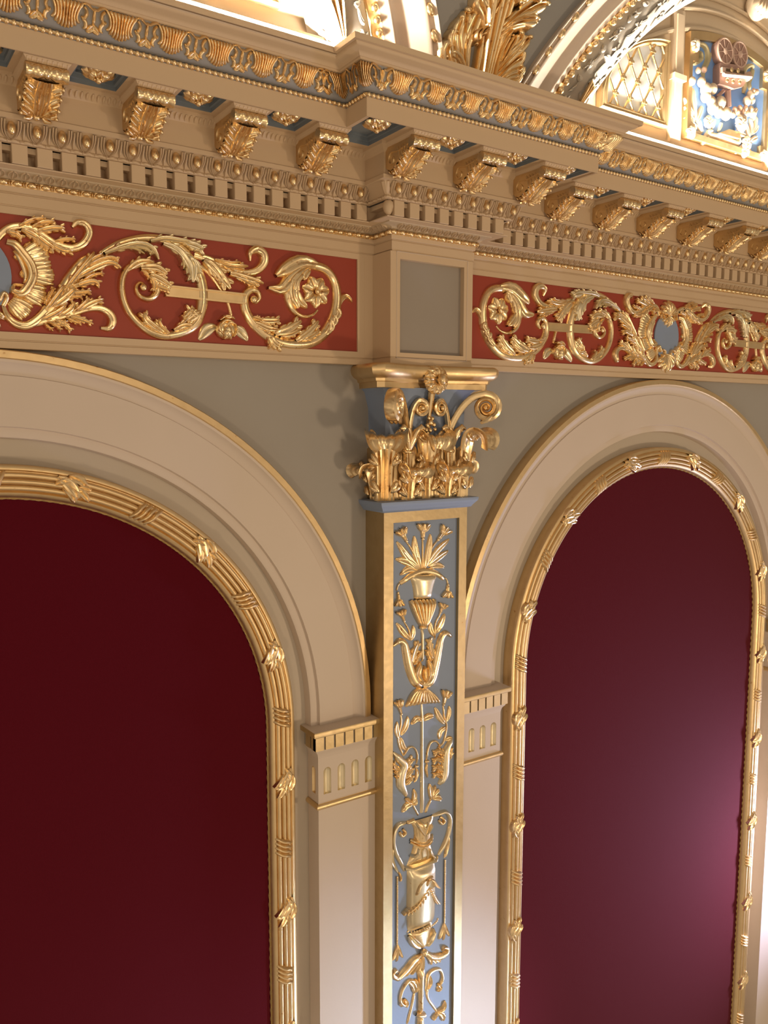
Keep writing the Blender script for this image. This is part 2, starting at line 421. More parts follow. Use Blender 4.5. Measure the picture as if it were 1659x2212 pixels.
for q, z in [(0.0, 0.050), (0.010, 0.053), (0.014, 0.060), (0.022, 0.070), (0.027, 0.076), (0.029, 0.082), (0.029, 0.088), (0.0, 0.091)]:
    G.append([(-W-q, 0.0, z), (-W-q, yf-q, z), (W+q, yf-q, z), (W+q, 0.0, z)])
b.grid(G); b.build('astragal', BLUEG, t, ang=50)

# ------------------------------------------------------------------ capital
cp = thing('pilaster_capital', 'gilded Corinthian capital with acanthus leaves and corner volutes on the pilaster', 'capital', None, (0, 0, 0.09))
b = MB(); G = []
for z, w, y in ((0.088, 0.170, -0.104), (0.25, 0.165, -0.100), (0.40, 0.170, -0.105), (0.455, 0.185, -0.120), (0.468, 0.20, -0.130)):
    G.append([(-w, 0.0, z), (-w, y, z), (w, y, z), (w, 0.0, z)])
b.grid(G); b.build('bell', BLUEG, cp)
# gilded ground with upright folds behind the leaves
b = MB(); G = []
for z, q in ((0.089, 0.004), (0.10, 0.008), (0.20, 0.006), (0.262, 0.006), (0.27, -0.004)):
    row = []
    for i in range(61):
        u = -1+2*i/60; row.append((u*(0.168+q), -0.104-q-0.003*math.cos(u*PI*14), z+(0.010*math.cos(u*PI*6) if z > 0.25 else 0)))
    G.append([(-0.168-q, 0.0, z)]+row+[(0.168+q, 0.0, z)])
b.grid(G); b.build('leaf_ground', GOLDF, cp, ang=60)
# abacus
b = MB(); G = []
for z, q in ((0.466, 0.0), (0.484, 0.001), (0.486, 0.007), (0.495, 0.009), (0.498, 0.015), (0.503, 0.024), (0.513, 0.032), (0.525, 0.035), (0.536, 0.033), (0.5425, 0.026)):
    row = [(-0.205-q, 0.0, z), (-0.222-q, -0.10, z), (-0.232-q, -0.150-q*0.7, z), (-0.212-q*0.6, -0.166-q, z)]
    for i in range(1, 12):
        u = -1+2*i/12; row.append((0.205*u, -0.125-0.040*u*u-q, z))
    row += [(0.212+q*0.6, -0.166-q, z), (0.232+q, -0.150-q*0.7, z), (0.222+q, -0.10, z), (0.205+q, 0.0, z)]
    G.append(row)
b.grid(G)
b.add(G[-1], [tuple(range(len(G[-1])))]); b.add(G[0], [tuple(range(len(G[0])))])
b.build('abacus', GOLDF, cp, ang=45)

def ribbon(b, P, e1, e2, o, rin, wd, n=8, e3=None):
    """band with P = 2D points in plane (e1,e2) at origin o; rin in-plane half thickness, wd half width across"""
    e1, e2, o = Vector(e1), Vector(e2), Vector(o); e3 = Vector(e3) if e3 else e1.cross(e2).normalized(); G = []; k = len(P)
    for i in range(k):
        t = np.array(P[min(i+1, k-1)])-np.array(P[max(i-1, 0)]); L = math.hypot(*t) or 1; nx, ny = -t[1]/L, t[0]/L
        u = i/(k-1); r = lerp(rin, u); w = lerp(wd, u)
        row = []
        for j in range(n):
            a = 2*PI*j/n; c = math.cos(a); s_ = math.sin(a)
            c = math.copysign(abs(c)**0.7, c); s_ = math.copysign(abs(s_)**0.7, s_)
            q = o+e1*(P[i][0]+nx*r*c)+e2*(P[i][1]+ny*r*c)+e3*(w*s_)
            row.append(tuple(q))
        G.append(row)
    b.grid(G, cv=True)
    m_ = len(b.v)-k*n
    b.f.append(tuple(m_+j for j in range(n))); b.m.append(0); b.f.append(tuple(m_+(k-1)*n+n-1-j for j in range(n))); b.m.append(0)
def spiral(c, r0, r1, a0, turns, n=40, sg=1):
    return [(c[0]+(r0+(r1-r0)*i/n)*math.cos(a0+sg*turns*2*PI*i/n), c[1]+(r0+(r1-r0)*i/n)*math.sin(a0+sg*turns*2*PI*i/n)) for i in range(n+1)]

def leaf3d(b, base, out, side, w, h, curl=0.055, nl=3, flutes=5):
    """acanthus leaf standing against the bell with a rounded cap curling outwards"""
    base, out, side = Vector(base), Vector(out).normalized(), Vector(side).normalized(); up_ = Vector((0, 0, 1)); nu, nv = 30, 20; G = []
    prof = [(0.006, 0), (0.008, 0.25*h), (0.012, 0.5*h), (0.020, 0.74*h), (curl*0.50, 0.93*h), (curl*0.85, 1.0*h), (curl*1.12, 0.965*h), (curl*1.22, 0.88*h), (curl*1.12, 0.80*h)]
    P = spline(prof, nu); WW = [0.50, 0.44, 0.46, 0.60, 0.84, 1.0, 1.02, 0.90, 0.50]
    for i in range(nu):
        u = i/(nu-1); wd = w*lerp(WW, u)
        t = P[min(i+1, nu-1)]-P[max(i-1, 0)]; L = math.hypot(*t); nrm = np.array([t[1], -t[0]])/L
        row = []
        for j in range(nv+1):
            s = -1+2*j/nv
            f = 0.0030*math.cos(s*flutes*PI)*(1-0.5*max(0, u-0.6)/0.4)-0.45*w*(s*s)*(0.35+0.65*max(0, min(1, (u-0.5)/0.3)))
            f += 0.005*math.exp(-(s/0.15)**2)*(1-u)
            q = base+out*(P[i][0]+nrm[0]*f)+up_*(P[i][1]+nrm[1]*f)+side*(s*wd)
            row.append(tuple(q))
        G.append(row)
    Bk = [[tuple(Vector(p)-out*0.007) for p in r] for r in G]
    b.grid(G); b.grid(Bk)
    b.grid([[G[i][0], Bk[i][0]] for i in range(nu)]); b.grid([[G[i][nv], Bk[i][nv]] for i in range(nu)]); b.grid([[G[-1][j], Bk[-1][j]] for j in range(nv+1)])
    for sd in (-1, 1):          # overlapping rounded lobes along each edge
        for k in range(nl):
            u0 = 0.08+0.62*k/nl; i = int(u0*(nu-1)); wk = w*(0.34+0.05*k)
            p0 = base+out*(P[i][0]+0.001)+up_*P[i][1]
            for m_, (phi, sc_) in enumerate(((28, 1.0), (58, 0.85))):
                ph = math.radians(phi); dirv = up_*math.cos(ph)+side*(sd*math.sin(ph)); perp = (side*math.cos(ph)*sd-up_*math.sin(ph))
                ln = min(0.30*w+0.006, 0.024)*sc_; c0 = p0+side*(sd*(wk*0.92))+dirv*ln*0.8+out*(0.004-0.002*m_)
                R3 = Matrix((perp, out, dirv)).transposed()
                b.ball(tuple(c0), (ln*0.42, 0.0085, ln), 7, 8, rot=R3)
                b.ball(tuple(c0+out*0.006+dirv*ln*0.15), (ln*0.16, 0.005, ln*0.75), 5, 6, rot=R3)
lv = [  # base, out, side, w, h, curl
    ('acanthus_leaf', (-0.172, -0.106, 0.09), (-0.5, -0.86, 0), (0.86, -0.5, 0), 0.070, 0.222, 0.060, 3),
    ('acanthus_leaf', (0.172, -0.106, 0.09), (0.5, -0.86, 0), (0.86, 0.5, 0), 0.070, 0.222, 0.062, 3),
    ('acanthus_leaf', (0.0, -0.108, 0.09), (0, -1, 0), (1, 0, 0), 0.060, 0.218, 0.055, 3),
    ('acanthus_leaf', (-0.080, -0.116, 0.09), (0, -1, 0), (1, 0, 0), 0.056, 0.110, 0.044, 3),
    ('acanthus_leaf', (0.082, -0.116, 0.09), (0, -1, 0), (1, 0, 0), 0.056, 0.110, 0.044, 3),
    ('acanthus_leaf', (-0.176, -0.045, 0.09), (-1, 0, 0), (0, -1, 0), 0.046, 0.110, 0.052, 3),
    ('acanthus_leaf', (0.176, -0.045, 0.09), (1, 0, 0), (0, 1, 0), 0.046, 0.110, 0.048, 3)]
for nm, ba, ou, si, w, h, cu, nl in lv:
    b = MB(); leaf3d(b, ba, ou, si, w, h, cu, nl); b.build(nm, GOLD, cp, ang=60)
# corner volutes, inner helices, stalks
for sg in (-1, 1):
    e1 = Vector((sg*0.80, -0.60, 0)).normalized(); o = Vector((sg*0.085, -0.112, 0.0))
    L = 0.145
    P = spline([(0.0, 0.268), (0.012, 0.33), (0.045, 0.395), (0.085, 0.437), (L-0.018, 0.452)], 12)
    P = [tuple(p) for p in P]+spiral((L-0.008, 0.404), 0.047, 0.006, PI/2, 2.4, 44, -1)
    b = MB(); ribbon(b, P, e1, (0, 0, 1), o, [0.012, 0.0135, 0.0115, 0.009, 0.0078, 0.006, 0.0045], [0.012, 0.019, 0.022, 0.023, 0.023, 0.024, 0.027])
    b.ball(tuple(o+e1*(L-0.008)+Vector((0, 0, 0.404))), (0.012, 0.012, 0.012), 6, 10)
    b.build('corner_volute', GOLD, cp, ang=50)
    # helix
    b = MB(); oh = (sg*0.085, -0.122, 0.0)
    P = [tuple(p) for p in spline([(0.0, 0.30), (0.005, 0.36), (0.018, 0.405), (0.036, 0.428)], 8)]+spiral((0.043, 0.401), 0.028, 0.004, PI/2+0.15, 2.2, 36, -1)
    ribbon(b, P, (-sg, -0.12, 0), (0, 0, 1), oh, [0.008, 0.0075, 0.006, 0.0045, 0.003], [0.009, 0.013, 0.014, 0.015, 0.016], e3=(0, -1, 0))
    b.ball((sg*0.042, -0.142, 0.401), 0.008, 5, 8); b.build('helix_scroll', GOLD, cp, ang=50)
    # fluted stalk and its sheath leaves
    b = MB(); x = sg*0.088
    for k in range(5):
        a = -PI/2+PI*(k-2)/4.2; b.tube([(x+0.011*math.sin(a+PI/2), -0.120-0.010*math.cos(a+PI/2), 0.17), (x+0.013*math.sin(a+PI/2), -0.120-0.011*math.cos(a+PI/2), 0.250)], 0.0048, 6)
    b.tube([(x-0.018, -0.124, 0.254), (x+0.018, -0.124, 0.254)], 0.008, 8); b.ball((x, -0.124, 0.254), (0.022, 0.016, 0.008), 6, 10)
    b.tube([(x, -0.120, 0.255), (x, -0.122, 0.30), (x, -0.125, 0.335)], [0.014, 0.022, 0.012], 10)
    for s2 in (-1, 1):
        b.tube([(x, -0.126, 0.262), (x+s2*0.010, -0.134, 0.292), (x+s2*0.022, -0.142, 0.322), (x+s2*0.038, -0.148, 0.338), (x+s2*0.050, -0.147, 0.330)], [0.009, 0.013, 0.013, 0.010, 0.006], 9)
        for k in range(3): b.ball((x+s2*(0.014+0.012*k), -0.141-0.003*k, 0.292+0.018*k), (0.006, 0.006, 0.012), 6, 7, rot=Matrix.Rotation(s2*0.5, 3, 'Y'))
    b.ball((x, -0.134, 0.300), (0.007, 0.006, 0.022), 6, 8)
    b.build('stalk', GOLD, cp, ang=60)
    # curled leaf hanging below corner volute
    b = MB(); c0 = o+e1*0.118
    for j in (-1, 0, 1):
        sd = Vector((-e1.y, e1.x, 0))*0.014*j
        b.tube([tuple(c0+sd+Vector((0, 0, 0.352))), tuple(c0+sd+e1*0.016+Vector((0, -0.004, 0.360))), tuple(c0+sd+e1*0.034+Vector((0, -0.004, 0.375)))], [0.006, 0.010, 0.006], 7)
    b.build('curled_tip', GOLD, cp)
b = MB(); T = planeT(-0.156)     # centre flower of the abacus and its stem
rosette(b, T, (0.0, 0.495), 0.050, 0.028, 12)
b.ball((0.004, -0.185, 0.496), (0.013, 0.02, 0.02), 6, 8)
b.build('abacus_flower', GOLD, cp, ang=60)
b = MB(); b.tube([(0, -0.112, 0.30), (0, -0.122, 0.38), (0, -0.135, 0.455)], [0.009, 0.008, 0.013], 8)
for k, (x, z, r) in enumerate([(0, .352, .011), (-.016, .343, .008), (.015, .345, .008), (-.02, .327, .007), (.02, .329, .007), (-.004, .326, .008), (.008, .366, .007), (-.010, .368, .007)]): b.ball((x, -0.130-0.003*(k % 2), z), r, 5, 8)
b.build('flower_stem', GOLD, cp)
# ------------------------------------------------------------------ entablature
YE, YB, HW = -0.033, -0.138, 0.172
EX0, EX1 = X0, X1
def plan(q, s=0.0, x0=EX0, x1=EX1):
    return [(x0, YE-q), (-HW-q+s, YE-q), (-HW-q+s, YB-q), (HW+q+s, YB-q), (HW+q+s, YE-q), (x1, YE-q)]
def esweep(name, prof, m, parent, s=0.0, ang=35, close=False):
    b = MB(); b.grid([[(x, y, z) for x, y in plan(q, s)] for q, z in prof]); return b.build(name, m, parent, ang=ang)
SH = 0.012
ent = thing('entablature', 'cream entablature band with brick red frieze, breaking forward over the pilaster', 'entablature')
esweep('architrave_molding', [(-0.034, 0.5435), (-0.001, 0.5435), (0, 0.5445), (0, 0.562), (-0.003, 0.5635), (-0.003, 0.566), (-0.0005, 0.567)], CREAM, ent)
esweep('upper_molding', [(-0.0005, 0.9035), (-0.003, 0.905), (-0.003, 0.9075), (0.0, 0.909), (0.0, 0.935), (-0.003, 0.9365), (-0.003, 0.939), (0.001, 0.940), (0.003, 0.942), (0.004, 0.953), (0.006, 0.953)], CREAM, ent, SH*0.4)
# frieze faces: left run, right run with sunk red grounds; block with sunk grey panel
for (xa, xb, ra, rb, nm) in ((EX0, -HW, EX0-0.2, -0.232, 'l'), (HW, EX1, 0.232, EX1+0.2, 'r')):
    b = MB(); z0, z1, r0, r1 = 0.567, 0.9035, 0.586, 0.8855
    q0 = (-1 if nm == 'l' else 1)
    if nm == 'l':
        b.poly([[(xa, z0), (xb, z0), (xb, z1), (xa, z1), (xa, r1), (rb, r1), (rb, r0), (xa, r0)]], lambda a, c: (a, YE, c))
        b.grid([[(xa, YE, r1), (rb, YE, r1), (rb, YE, r0), (xa, YE, r0)], [(xa, YE+0.007, r1), (rb, YE+0.007, r1), (rb, YE+0.007, r0), (xa, YE+0.007, r0)]])
        b.box(rb+0.026, rb+0.0275, YE-0.0006, YE+0.001, z0-0.002, z1+0.002)
    else:
        b.poly([[(xb, z0), (xa, z0), (xa, z1), (xb, z1), (xb, r1), (ra, r1), (ra, r0), (xb, r0)]], lambda a, c: (a, YE, c))
        b.grid([[(xb, YE, r1), (ra, YE, r1), (ra, YE, r0), (xb, YE, r0)], [(xb, YE+0.007, r1), (ra, YE+0.007, r1), (ra, YE+0.007, r0), (xb, YE+0.007, r0)]])
    b.build('frieze_border', CREAM, ent, smooth=False)
    b = MB()
    if nm == 'l': b.grid([[(xa, YE+0.006, r0-0.01), (rb+0.01, YE+0.006, r0-0.01)], [(xa, YE+0.006, r1+0.01), (rb+0.01, YE+0.006, r1+0.01)]])
    else: b.grid([[(xb, YE+0.006, r0-0.01), (ra-0.01, YE+0.006, r0-0.01)], [(xb, YE+0.006, r1+0.01), (ra-0.01, YE+0.006, r1+0.01)]])
    b.build('red_frieze_ground', RED, ent, smooth=False)
b = MB()
for sg in (-1, 1): b.grid([[(sg*HW, YE, z), (sg*HW, YB, z)] for z in (0.567, 0.9035)])
IP = [(-0.134, 0.581), (0.134, 0.581), (0.134, 0.881), (-0.134, 0.881)]
b.poly([[(-HW, 0.567), (HW, 0.567), (HW, 0.9035), (-HW, 0.9035)], IP], lambda a, c: (a, YB, c))
b.grid([[(x, YB, z), (x, YB+0.022, z)] for x, z in IP+IP[:1]])
b.build('block_face', CREAM, ent, smooth=False)
b = MB(); f_ = 0.0012
for r in ((-0.148, 0.148, 0.563, 0.5645), (-0.148, 0.148, 0.9025, 0.904), (-0.1485, -0.147, 0.563, 0.904), (0.147, 0.1485, 0.563, 0.904)):
    b.box(r[0], r[1], YB-f_, YB+0.001, r[2], r[3])
b.build('panel_bead', ARCHC, ent, smooth=False)
b = MB(); b.grid([[(-0.14, YB+0.020, 0.575), (0.14, YB+0.020, 0.575)], [(-0.14, YB+0.020, 0.885), (0.14, YB+0.020, 0.885)]]); b.build('grey_block_panel', mat('taupe panel paint', (0.30, 0.265, 0.235), 0.6), ent, smooth=False)

def runs(q, s):
    """straight runs of the cornice: start, direction, length, outward"""
    P = plan(q, s, -1.62, 2.62)
    return [((P[i][0], P[i][1]), (P[i+1][0], P[i+1][1])) for i in range(5)]
VX0, VX1 = -1.62, 2.62
# gilded bead and reel
b = MB(); pt = 0.0346
for (a, c) in runs(0.010, SH*0.5):
    L = math.hypot(c[0]-a[0], c[1]-a[1]); d = ((c[0]-a[0])/L, (c[1]-a[1])/L); n = max(1, round(L/pt)); p = L/n
    rev = abs(a[0]-VX0) < 1e-6
    R3 = Matrix(((d[0], -d[1], 0), (d[1], d[0], 0), (0, 0, 1)))
    for k in range(n):
        s0 = (k+0.35)*p
        b.ball((a[0]+d[0]*s0, a[1]+d[1]*s0, 0.9605), (0.0118, 0.0074, 0.0074), 6, 8, rot=R3 @ Matrix.Rotation(0, 3, 'X'))
        for e in (0.74, 0.88):
            s1 = (k+e)*p; b.ball((a[0]+d[0]*s1, a[1]+d[1]*s1, 0.9605), (0.0023, 0.0076, 0.0076), 4, 8, rot=R3)
tag(b.build('bead_and_reel', GOLD, ent, ang=60))
esweep('bead_backing', [(0.006, 0.953), (0.006, 0.968)], GOLDF, ent, SH*0.5)
esweep('leaf_molding', [(0.006, 0.968), (0.010, 0.969), (0.014, 0.972), (0.019, 0.976), (0.028, 0.980), (0.040, 0.983), (0.042, 0.986)], LEAFC, ent, SH*0.7)
# low leaf relief on that moulding
b = MB()
for (a, c) in runs(0.0, SH*0.7):
    L = math.hypot(c[0]-a[0], c[1]-a[1]); d = ((c[0]-a[0])/L, (c[1]-a[1])/L); o = (d[1], -d[0]); n = max(1, round(L/0.03))
    for k in range(n):
        s0 = (k+0.5)*L/n
        def Tm(u, v, h, a=a, d=d, o=o, s0=s0):
            q = 0.010+0.030*v+h*0.6; z = 0.9695+0.0135*v-h*0.8
            return (a[0]+d[0]*(s0+u)+o[0]*q, a[1]+d[1]*(s0+u)+o[1]*q, z)
        for sg in (-1, 1):
            strip(b, Tm, [(sg*0.001, 0.95), (sg*0.008, 0.8), (sg*0.011, 0.45), (sg*0.003, 0.1)], 0.0016, 0.0035, n=8, m=3)
        strip(b, Tm, [(0, 0.8), (0, 0.1)], [0.001, 0.0032, 0.001], 0.004, n=5, m=3)
b.build('leaf_relief', CREAM, ent, ang=60)

# ------------------------------------------------------------------ cornice
cor = thing('cornice', 'deep cream cornice with gilded acanthus band running across the top of the wall', 'cornice')
esweep('dentil_ledge', [(0.042, 0.986), (0.076, 0.9865), (0.077, 0.989), (0.040, 0.990), (0.040, 1.036)], CREAM, cor, SH)
esweep('dentil_fret_band', [(0.040, 1.022), (0.067, 1.022), (0.067, 1.036)], CREAM, cor, SH)  # cream fret across the slot heads, set just behind the dentil faces
b = MB(); b.bbox(-0.0185, 0.0185, -0.084, -0.038, 0.990, 1.0365, 0.0012)
# cut slot faces are the gaps between these blocks
d0 = b.build('dentil', CREAM, cor, smooth=False)
def place(o0, x, y, z=0, rz=0, parent=None):
    o = o0.copy(); COL.objects.link(o); o.location = (x, y, z); o.rotation_euler = (0, 0, rz)
    if parent is not None: o.parent = parent
    return o
dl = []
for k in range(21): dl.append((-0.307+0.021+0.019-0.059*k, YE, 0))
dl = [(x, y, r) for x, y, r in dl if x < -0.262]
for k in range(8): dl.append((-0.196+0.059*k+0.0, YB, 0))
for k in range(36): dl.append((0.345+0.021-0.0195+0.0598*k-0.0, YE, 0))
dl = [v for v in dl if v[0] < 2.45]
dl.append((-HW+SH, -0.080, -PI/2))
first = True
for x, y, r in dl:
    if first: d0.location = (x, y, 0); first = False; continue
    place(d0, x, y, 0, r, cor)
# corner pine drop
b = MB(); pc = (-HW+SH-0.066, YB-0.066)
b.tube([(pc[0], pc[1], z) for z in (1.036, 1.030, 1.018, 1.004, 0.994, 0.989)], [0.010, 0.016, 0.018, 0.014, 0.007, 0.002], 10)
b.build('corner_drop', CREAM, cor)
esweep('bead_course', [(0.076, 1.0365), (0.088, 1.037), (0.090, 1.040), (0.088, 1.044)], CREAM, cor, SH)
b = MB()
for (a, c) in runs(0.0895, SH):
    L = math.hypot(c[0]-a[0], c[1]-a[1]); d = ((c[0]-a[0])/L, (c[1]-a[1])/L); n = max(1, round(L/0.0295)); R3 = Matrix(((d[0], -d[1], 0), (d[1], d[0], 0), (0, 0, 1)))
    for k in range(n):
        s0 = (k+0.3)*L/n; b.ball((a[0]+d[0]*s0, a[1]+d[1]*s0, 1.0405), (0.009, 0.004, 0.004), 4, 6, rot=R3)
        s0 = (k+0.8)*L/n; b.ball((a[0]+d[0]*s0, a[1]+d[1]*s0, 1.0405), (0.0015, 0.004, 0.004), 3, 6, rot=R3)
b.build('cream_bead_row', CREAM, cor)
esweep('egg_molding', [(0.088, 1.044), (0.086, 1.046), (0.089, 1.055), (0.095, 1.066), (0.103, 1.076), (0.112, 1.083), (0.120, 1.084), (0.120, 1.0955), (0.115, 1.097)], CREAM, cor, SH)
# egg (gold) + shell and dart (cream)
def Te(u, v, h): return (u, -(0.086+0.030*v)-h*0.8, 1.046+0.037*v-h*0.5)
e = MB(); e.ball((0, -0.1075, 1.0650), (0.0105, 0.012, 0.0175), 8, 10, rot=Matrix.Rotation(math.radians(-24), 3, 'X')); egg0 = e.build('egg', GOLD, cor)
s_ = MB()
for rr, hh in ((0.0155, 0.010), (0.0215, 0.006)):
    strip(s_, Te, [(-rr, 0.98), (-rr*1.0, 0.55), (-rr*0.72, 0.18), (0, -0.02 if rr < .02 else -0.06), (rr*0.72, 0.18), (rr, 0.55), (rr, 0.98)], 0.0024, hh, n=20, m=4)
strip(s_, Te, [(0.0295, 0.9), (0.0295, -0.05)], [0.002, 0.0028, 0.0035, 0.0005], 0.006, n=7, m=4)
shell0 = s_.build('egg_shell', CREAM, cor)
el = [(-0.288-0.059*k, YE, 0) for k in range(22)]+[(0.019+0.059*(k-4), YB, 0) for k in range(9)]+[(0.321+0.0598*k, YE, 0) for k in range(36)]
el = [v for v in el if v[0] < 2.45 and v[0] > -1.6]+[(-HW+SH, -0.092, -PI/2)]
for i, (x, y, r) in enumerate(el):
    if i == 0: egg0.location = (x, y, 0); shell0.location = (x, y, 0); continue
    place(egg0, x, y, 0, r, cor); place(shell0, x, y, 0, r, cor)
# corner leaf of the egg course
b = MB(); cx_, cy_ = -HW+SH-0.090, YB-0.090
for k in range(3):
    a = math.radians(-135+(k-1)*24); dx, dy = math.cos(a)*0.02, math.sin(a)*0.02
    b.tube([(cx_+0.01, cy_+0.01, 1.047), (cx_+0.004+dx*.3, cy_+0.004+dy*.3, 1.063), (cx_+dx*.9, cy_+dy*.9, 1.082)], [0.006, 0.010, 0.006], 8)
b.build('corner_leaf', CREAM, cor)
esweep('bracket_wall', [(0.115, 1.097), (0.115, 1.160), (0.117, 1.162), (0.121, 1.164), (0.128, 1.172), (0.136, 1.176), (0.137, 1.184)], CREAM, cor, SH)
ZSOF = 1.184
# soffit with sunk coffers
px = [p for p in plan(0.283, SH)]; pi = [p for p in plan(0.137, SH)]
outer = px+list(reversed(pi))
cof = []
MODL = [-0.4755-0.2535*k for k in range(5)]; MODB = [-0.228, 0.030, 0.288]; MODR = [0.536+0.2535*k for k in range(8)]
def cm(x): return (x-0.059, x+0.059, -0.304, -0.192)
for k in range(4): cof.append(cm((MODL[k]+MODL[k+1])/2))
for k in range(2): x = (MODB[k]+MODB[k+1])/2; cof.append((x-0.060, x+0.060, -0.409, -0.292))
for k in range(7): cof.append(cm((MODR[k]+MODR[k+1])/2))
cof.append((-0.424, -0.300, -0.404, -0.205)); cof.append((0.325, 0.448, -0.404, -0.205))
b = MB()
b.poly([outer]+[[(c[0], c[2]), (c[1], c[2]), (c[1], c[3]), (c[0], c[3])] for c in cof], lambda a, c: (a, c, ZSOF))
b.build('soffit', CREAM, cor, smooth=False)
for c in cof:
    b = MB(); G = []
    for ins, z in ((0, ZSOF), (0, ZSOF+0.010), (0.007, ZSOF+0.010), (0.007, ZSOF+0.020), (0.015, ZSOF+0.020), (0.015, ZSOF+0.026)):
        G.append([(c[0]+ins, c[2]+ins, z), (c[1]-ins, c[2]+ins, z), (c[1]-ins, c[3]-ins, z), (c[0]+ins, c[3]-ins, z)])
    b.grid(G, cv=True); b.add(G[-1], [(0, 1, 2, 3)]); b.build('coffer', COFF, cor, smooth=False)
# small leaf border between brackets and the wall
b = MB()
for (a, c) in runs(0.0, SH):
    L = math.hypot(c[0]-a[0], c[1]-a[1]); d = ((c[0]-a[0])/L, (c[1]-a[1])/L); o = (d[1], -d[0]); n = max(1, round(L/0.0135))
    for k in range(n):
        s0 = (k+0.5)*L/n
        def Tm(u, v, h): return (a[0]+d[0]*(s0+u)+o[0]*(0.118+0.017*v+h*.6), a[1]+d[1]*(s0+u)+o[1]*(0.118+0.017*v+h*.6), 1.163+0.012*v-h*.8)
        strip(b, Tm, [(0, 1.0), (0, 0.0)], [0.002, 0.0048, 0.0052, 0.001], 0.004, n=5, m=4)
b.build('small_leaf_border', CREAM, cor)
esweep('corona', [(0.283, 1.184), (0.279, 1.184), (0.2785, 1.179), (0.285, 1.178), (0.285, 1.228)], CREAM, cor, SH, ang=20)
esweep('blue_ground', [(0.285, 1.228), (0.285, 1.240), (0.293, 1.243), (0.300, 1.250), (0.309, 1.262), (0.318, 1.276), (0.327, 1.289), (0.333, 1.294)], BANDG, cor, SH)
esweep('cyma', [(0.333, 1.294), (0.340, 1.294), (0.341, 1.299), (0.344, 1.299), (0.348, 1.303), (0.355, 1.308), (0.365, 1.312), (0.371, 1.317), (0.372, 1.320), (0.382, 1.320), (0.383, 1.334), (0.36, 1.334)], CREAM, cor, SH)
esweep('cornice_top', [(0.36, 1.334), (0.355, 1.318), (0.06, 1.318)], CREAM, cor, SH)
b = MB()
for (a, c) in runs(0.2885, SH):
    L = math.hypot(c[0]-a[0], c[1]-a[1]); d = ((c[0]-a[0])/L, (c[1]-a[1])/L); n = max(1, round(L/0.0152))
    for k in range(n):
        s0 = (k+0.5)*L/n; b.ball((a[0]+d[0]*s0, a[1]+d[1]*s0, 1.2335), 0.0066, 5, 8)
    b.tube([(a[0], a[1], 1.2335), (c[0], c[1], 1.2335)], 0.0042, 6)
b.build('bead_row', GOLD, cor, ang=60)
# gilded acanthus band
QA, ZA, QB, ZBn = 0.297, 1.2455, 0.334, 1.2955
Lb = math.hypot(QB-QA, ZBn-ZA); nq, nz = (ZBn-ZA)/Lb, -(QB-QA)/Lb
def band_unit(b, T):
    H = 0.010
    strip(b, T, [(0, 0.058), (0, 0.010)], [0.028, 0.024, 0.026], H*0.35, n=6, m=6)
    for i in range(-4, 5):          # draped fan of strands
        f = abs(i)/4; sg = 1 if i > 0 else -1
        strip(b, T, [(i*0.0088, 0.0600), (i*0.0066, 0.046), (i*0.0058, 0.028), (i*0.0074, 0.002+0.015*f*f)], [0.0042, 0.0030, 0.0030, 0.0040], H*(1.35-0.45*f), n=10, m=5)
    for sg in (-1, 1):
        strip(b, T, [(sg*0.036, 0.059), (sg*0.042, 0.0615), (sg*0.050, 0.057), (sg*0.056, 0.0525), (sg*0.0625, 0.054)], [0.0040, 0.0034, 0.0030, 0.0034], H*1.0, n=10, m=4)
        strip(b, T, [(sg*0.037, 0.054), (sg*0.043, 0.048), (sg*0.0435, 0.038), (sg*0.038, 0.030), (sg*0.033, 0.034)], [0.0034, 0.0038, 0.0040, 0.0040, 0.003], H*1.1, n=12, m=4)
        strip(b, T, [(sg*0.036, 0.030), (sg*0.043, 0.024), (sg*0.044, 0.014), (sg*0.038, 0.009)], [0.004, 0.0050, 0.0046, 0.002], H*0.9, n=9, m=4)
        strip(b, T, [(sg*0.0615, 0.052), (sg*0.0598, 0.038), (sg*0.0612, 0.022)], [0.0032, 0.0030, 0.0036], H*0.9, n=7, m=4)
        leaf(b, T, [(sg*0.0615, 0.022), (sg*0.056, 0.012), (sg*0.046, 0.004)], 0.0085, H*1.0)
for i, (a, c) in enumerate(runs(0.0, SH)):
    L = math.hypot(c[0]-a[0], c[1]-a[1]); d = ((c[0]-a[0])/L, (c[1]-a[1])/L); o = (d[1], -d[0])
    b = MB()
    if i == 0: cs = [-0.595-0.1215*k for k in range(8)]
    elif i == 4: cs = [0.575+0.1215*k for k in range(16)]
    elif i == 2: cs = [-0.357, -0.2325, -0.107, 0.0195, 0.1525, 0.284, 0.404]
    else: cs = []
    for x in cs:
        def T(u, v, h, x=x, a=a):
            q = QA+(QB-QA)*v/0.062+nq*h; z = ZA+(ZBn-ZA)*v/0.062+nz*h
            return (x+u, a[1]-q, z)
        band_unit(b, T)
    if i == 1:      # unit folded into the re-entrant corner
        def T(u, v, h):
            q = QA+(QB-QA)*v/0.062+nq*h; z = ZA+(ZBn-ZA)*v/0.062+nz*h
            return (-HW+SH-q+min(u, 0), YE-q-max(u, 0)*0.8, z)
        band_unit(b, T)
    if i == 2:      # units folded over the two outer corners
        for sg in (-1, 1):
            def T(u, v, h, sg=sg):
                q = QA+(QB-QA)*v/0.062+nq*h; z = ZA+(ZBn-ZA)*v/0.062+nz*h
                return (SH+sg*(HW+q-max(u, 0)), YB-q-min(u, 0)*0.8, z)
            band_unit(b, T)
    if b.v: tag(b.build('gilded_leaf_band', GOLD, cor, ang=60))

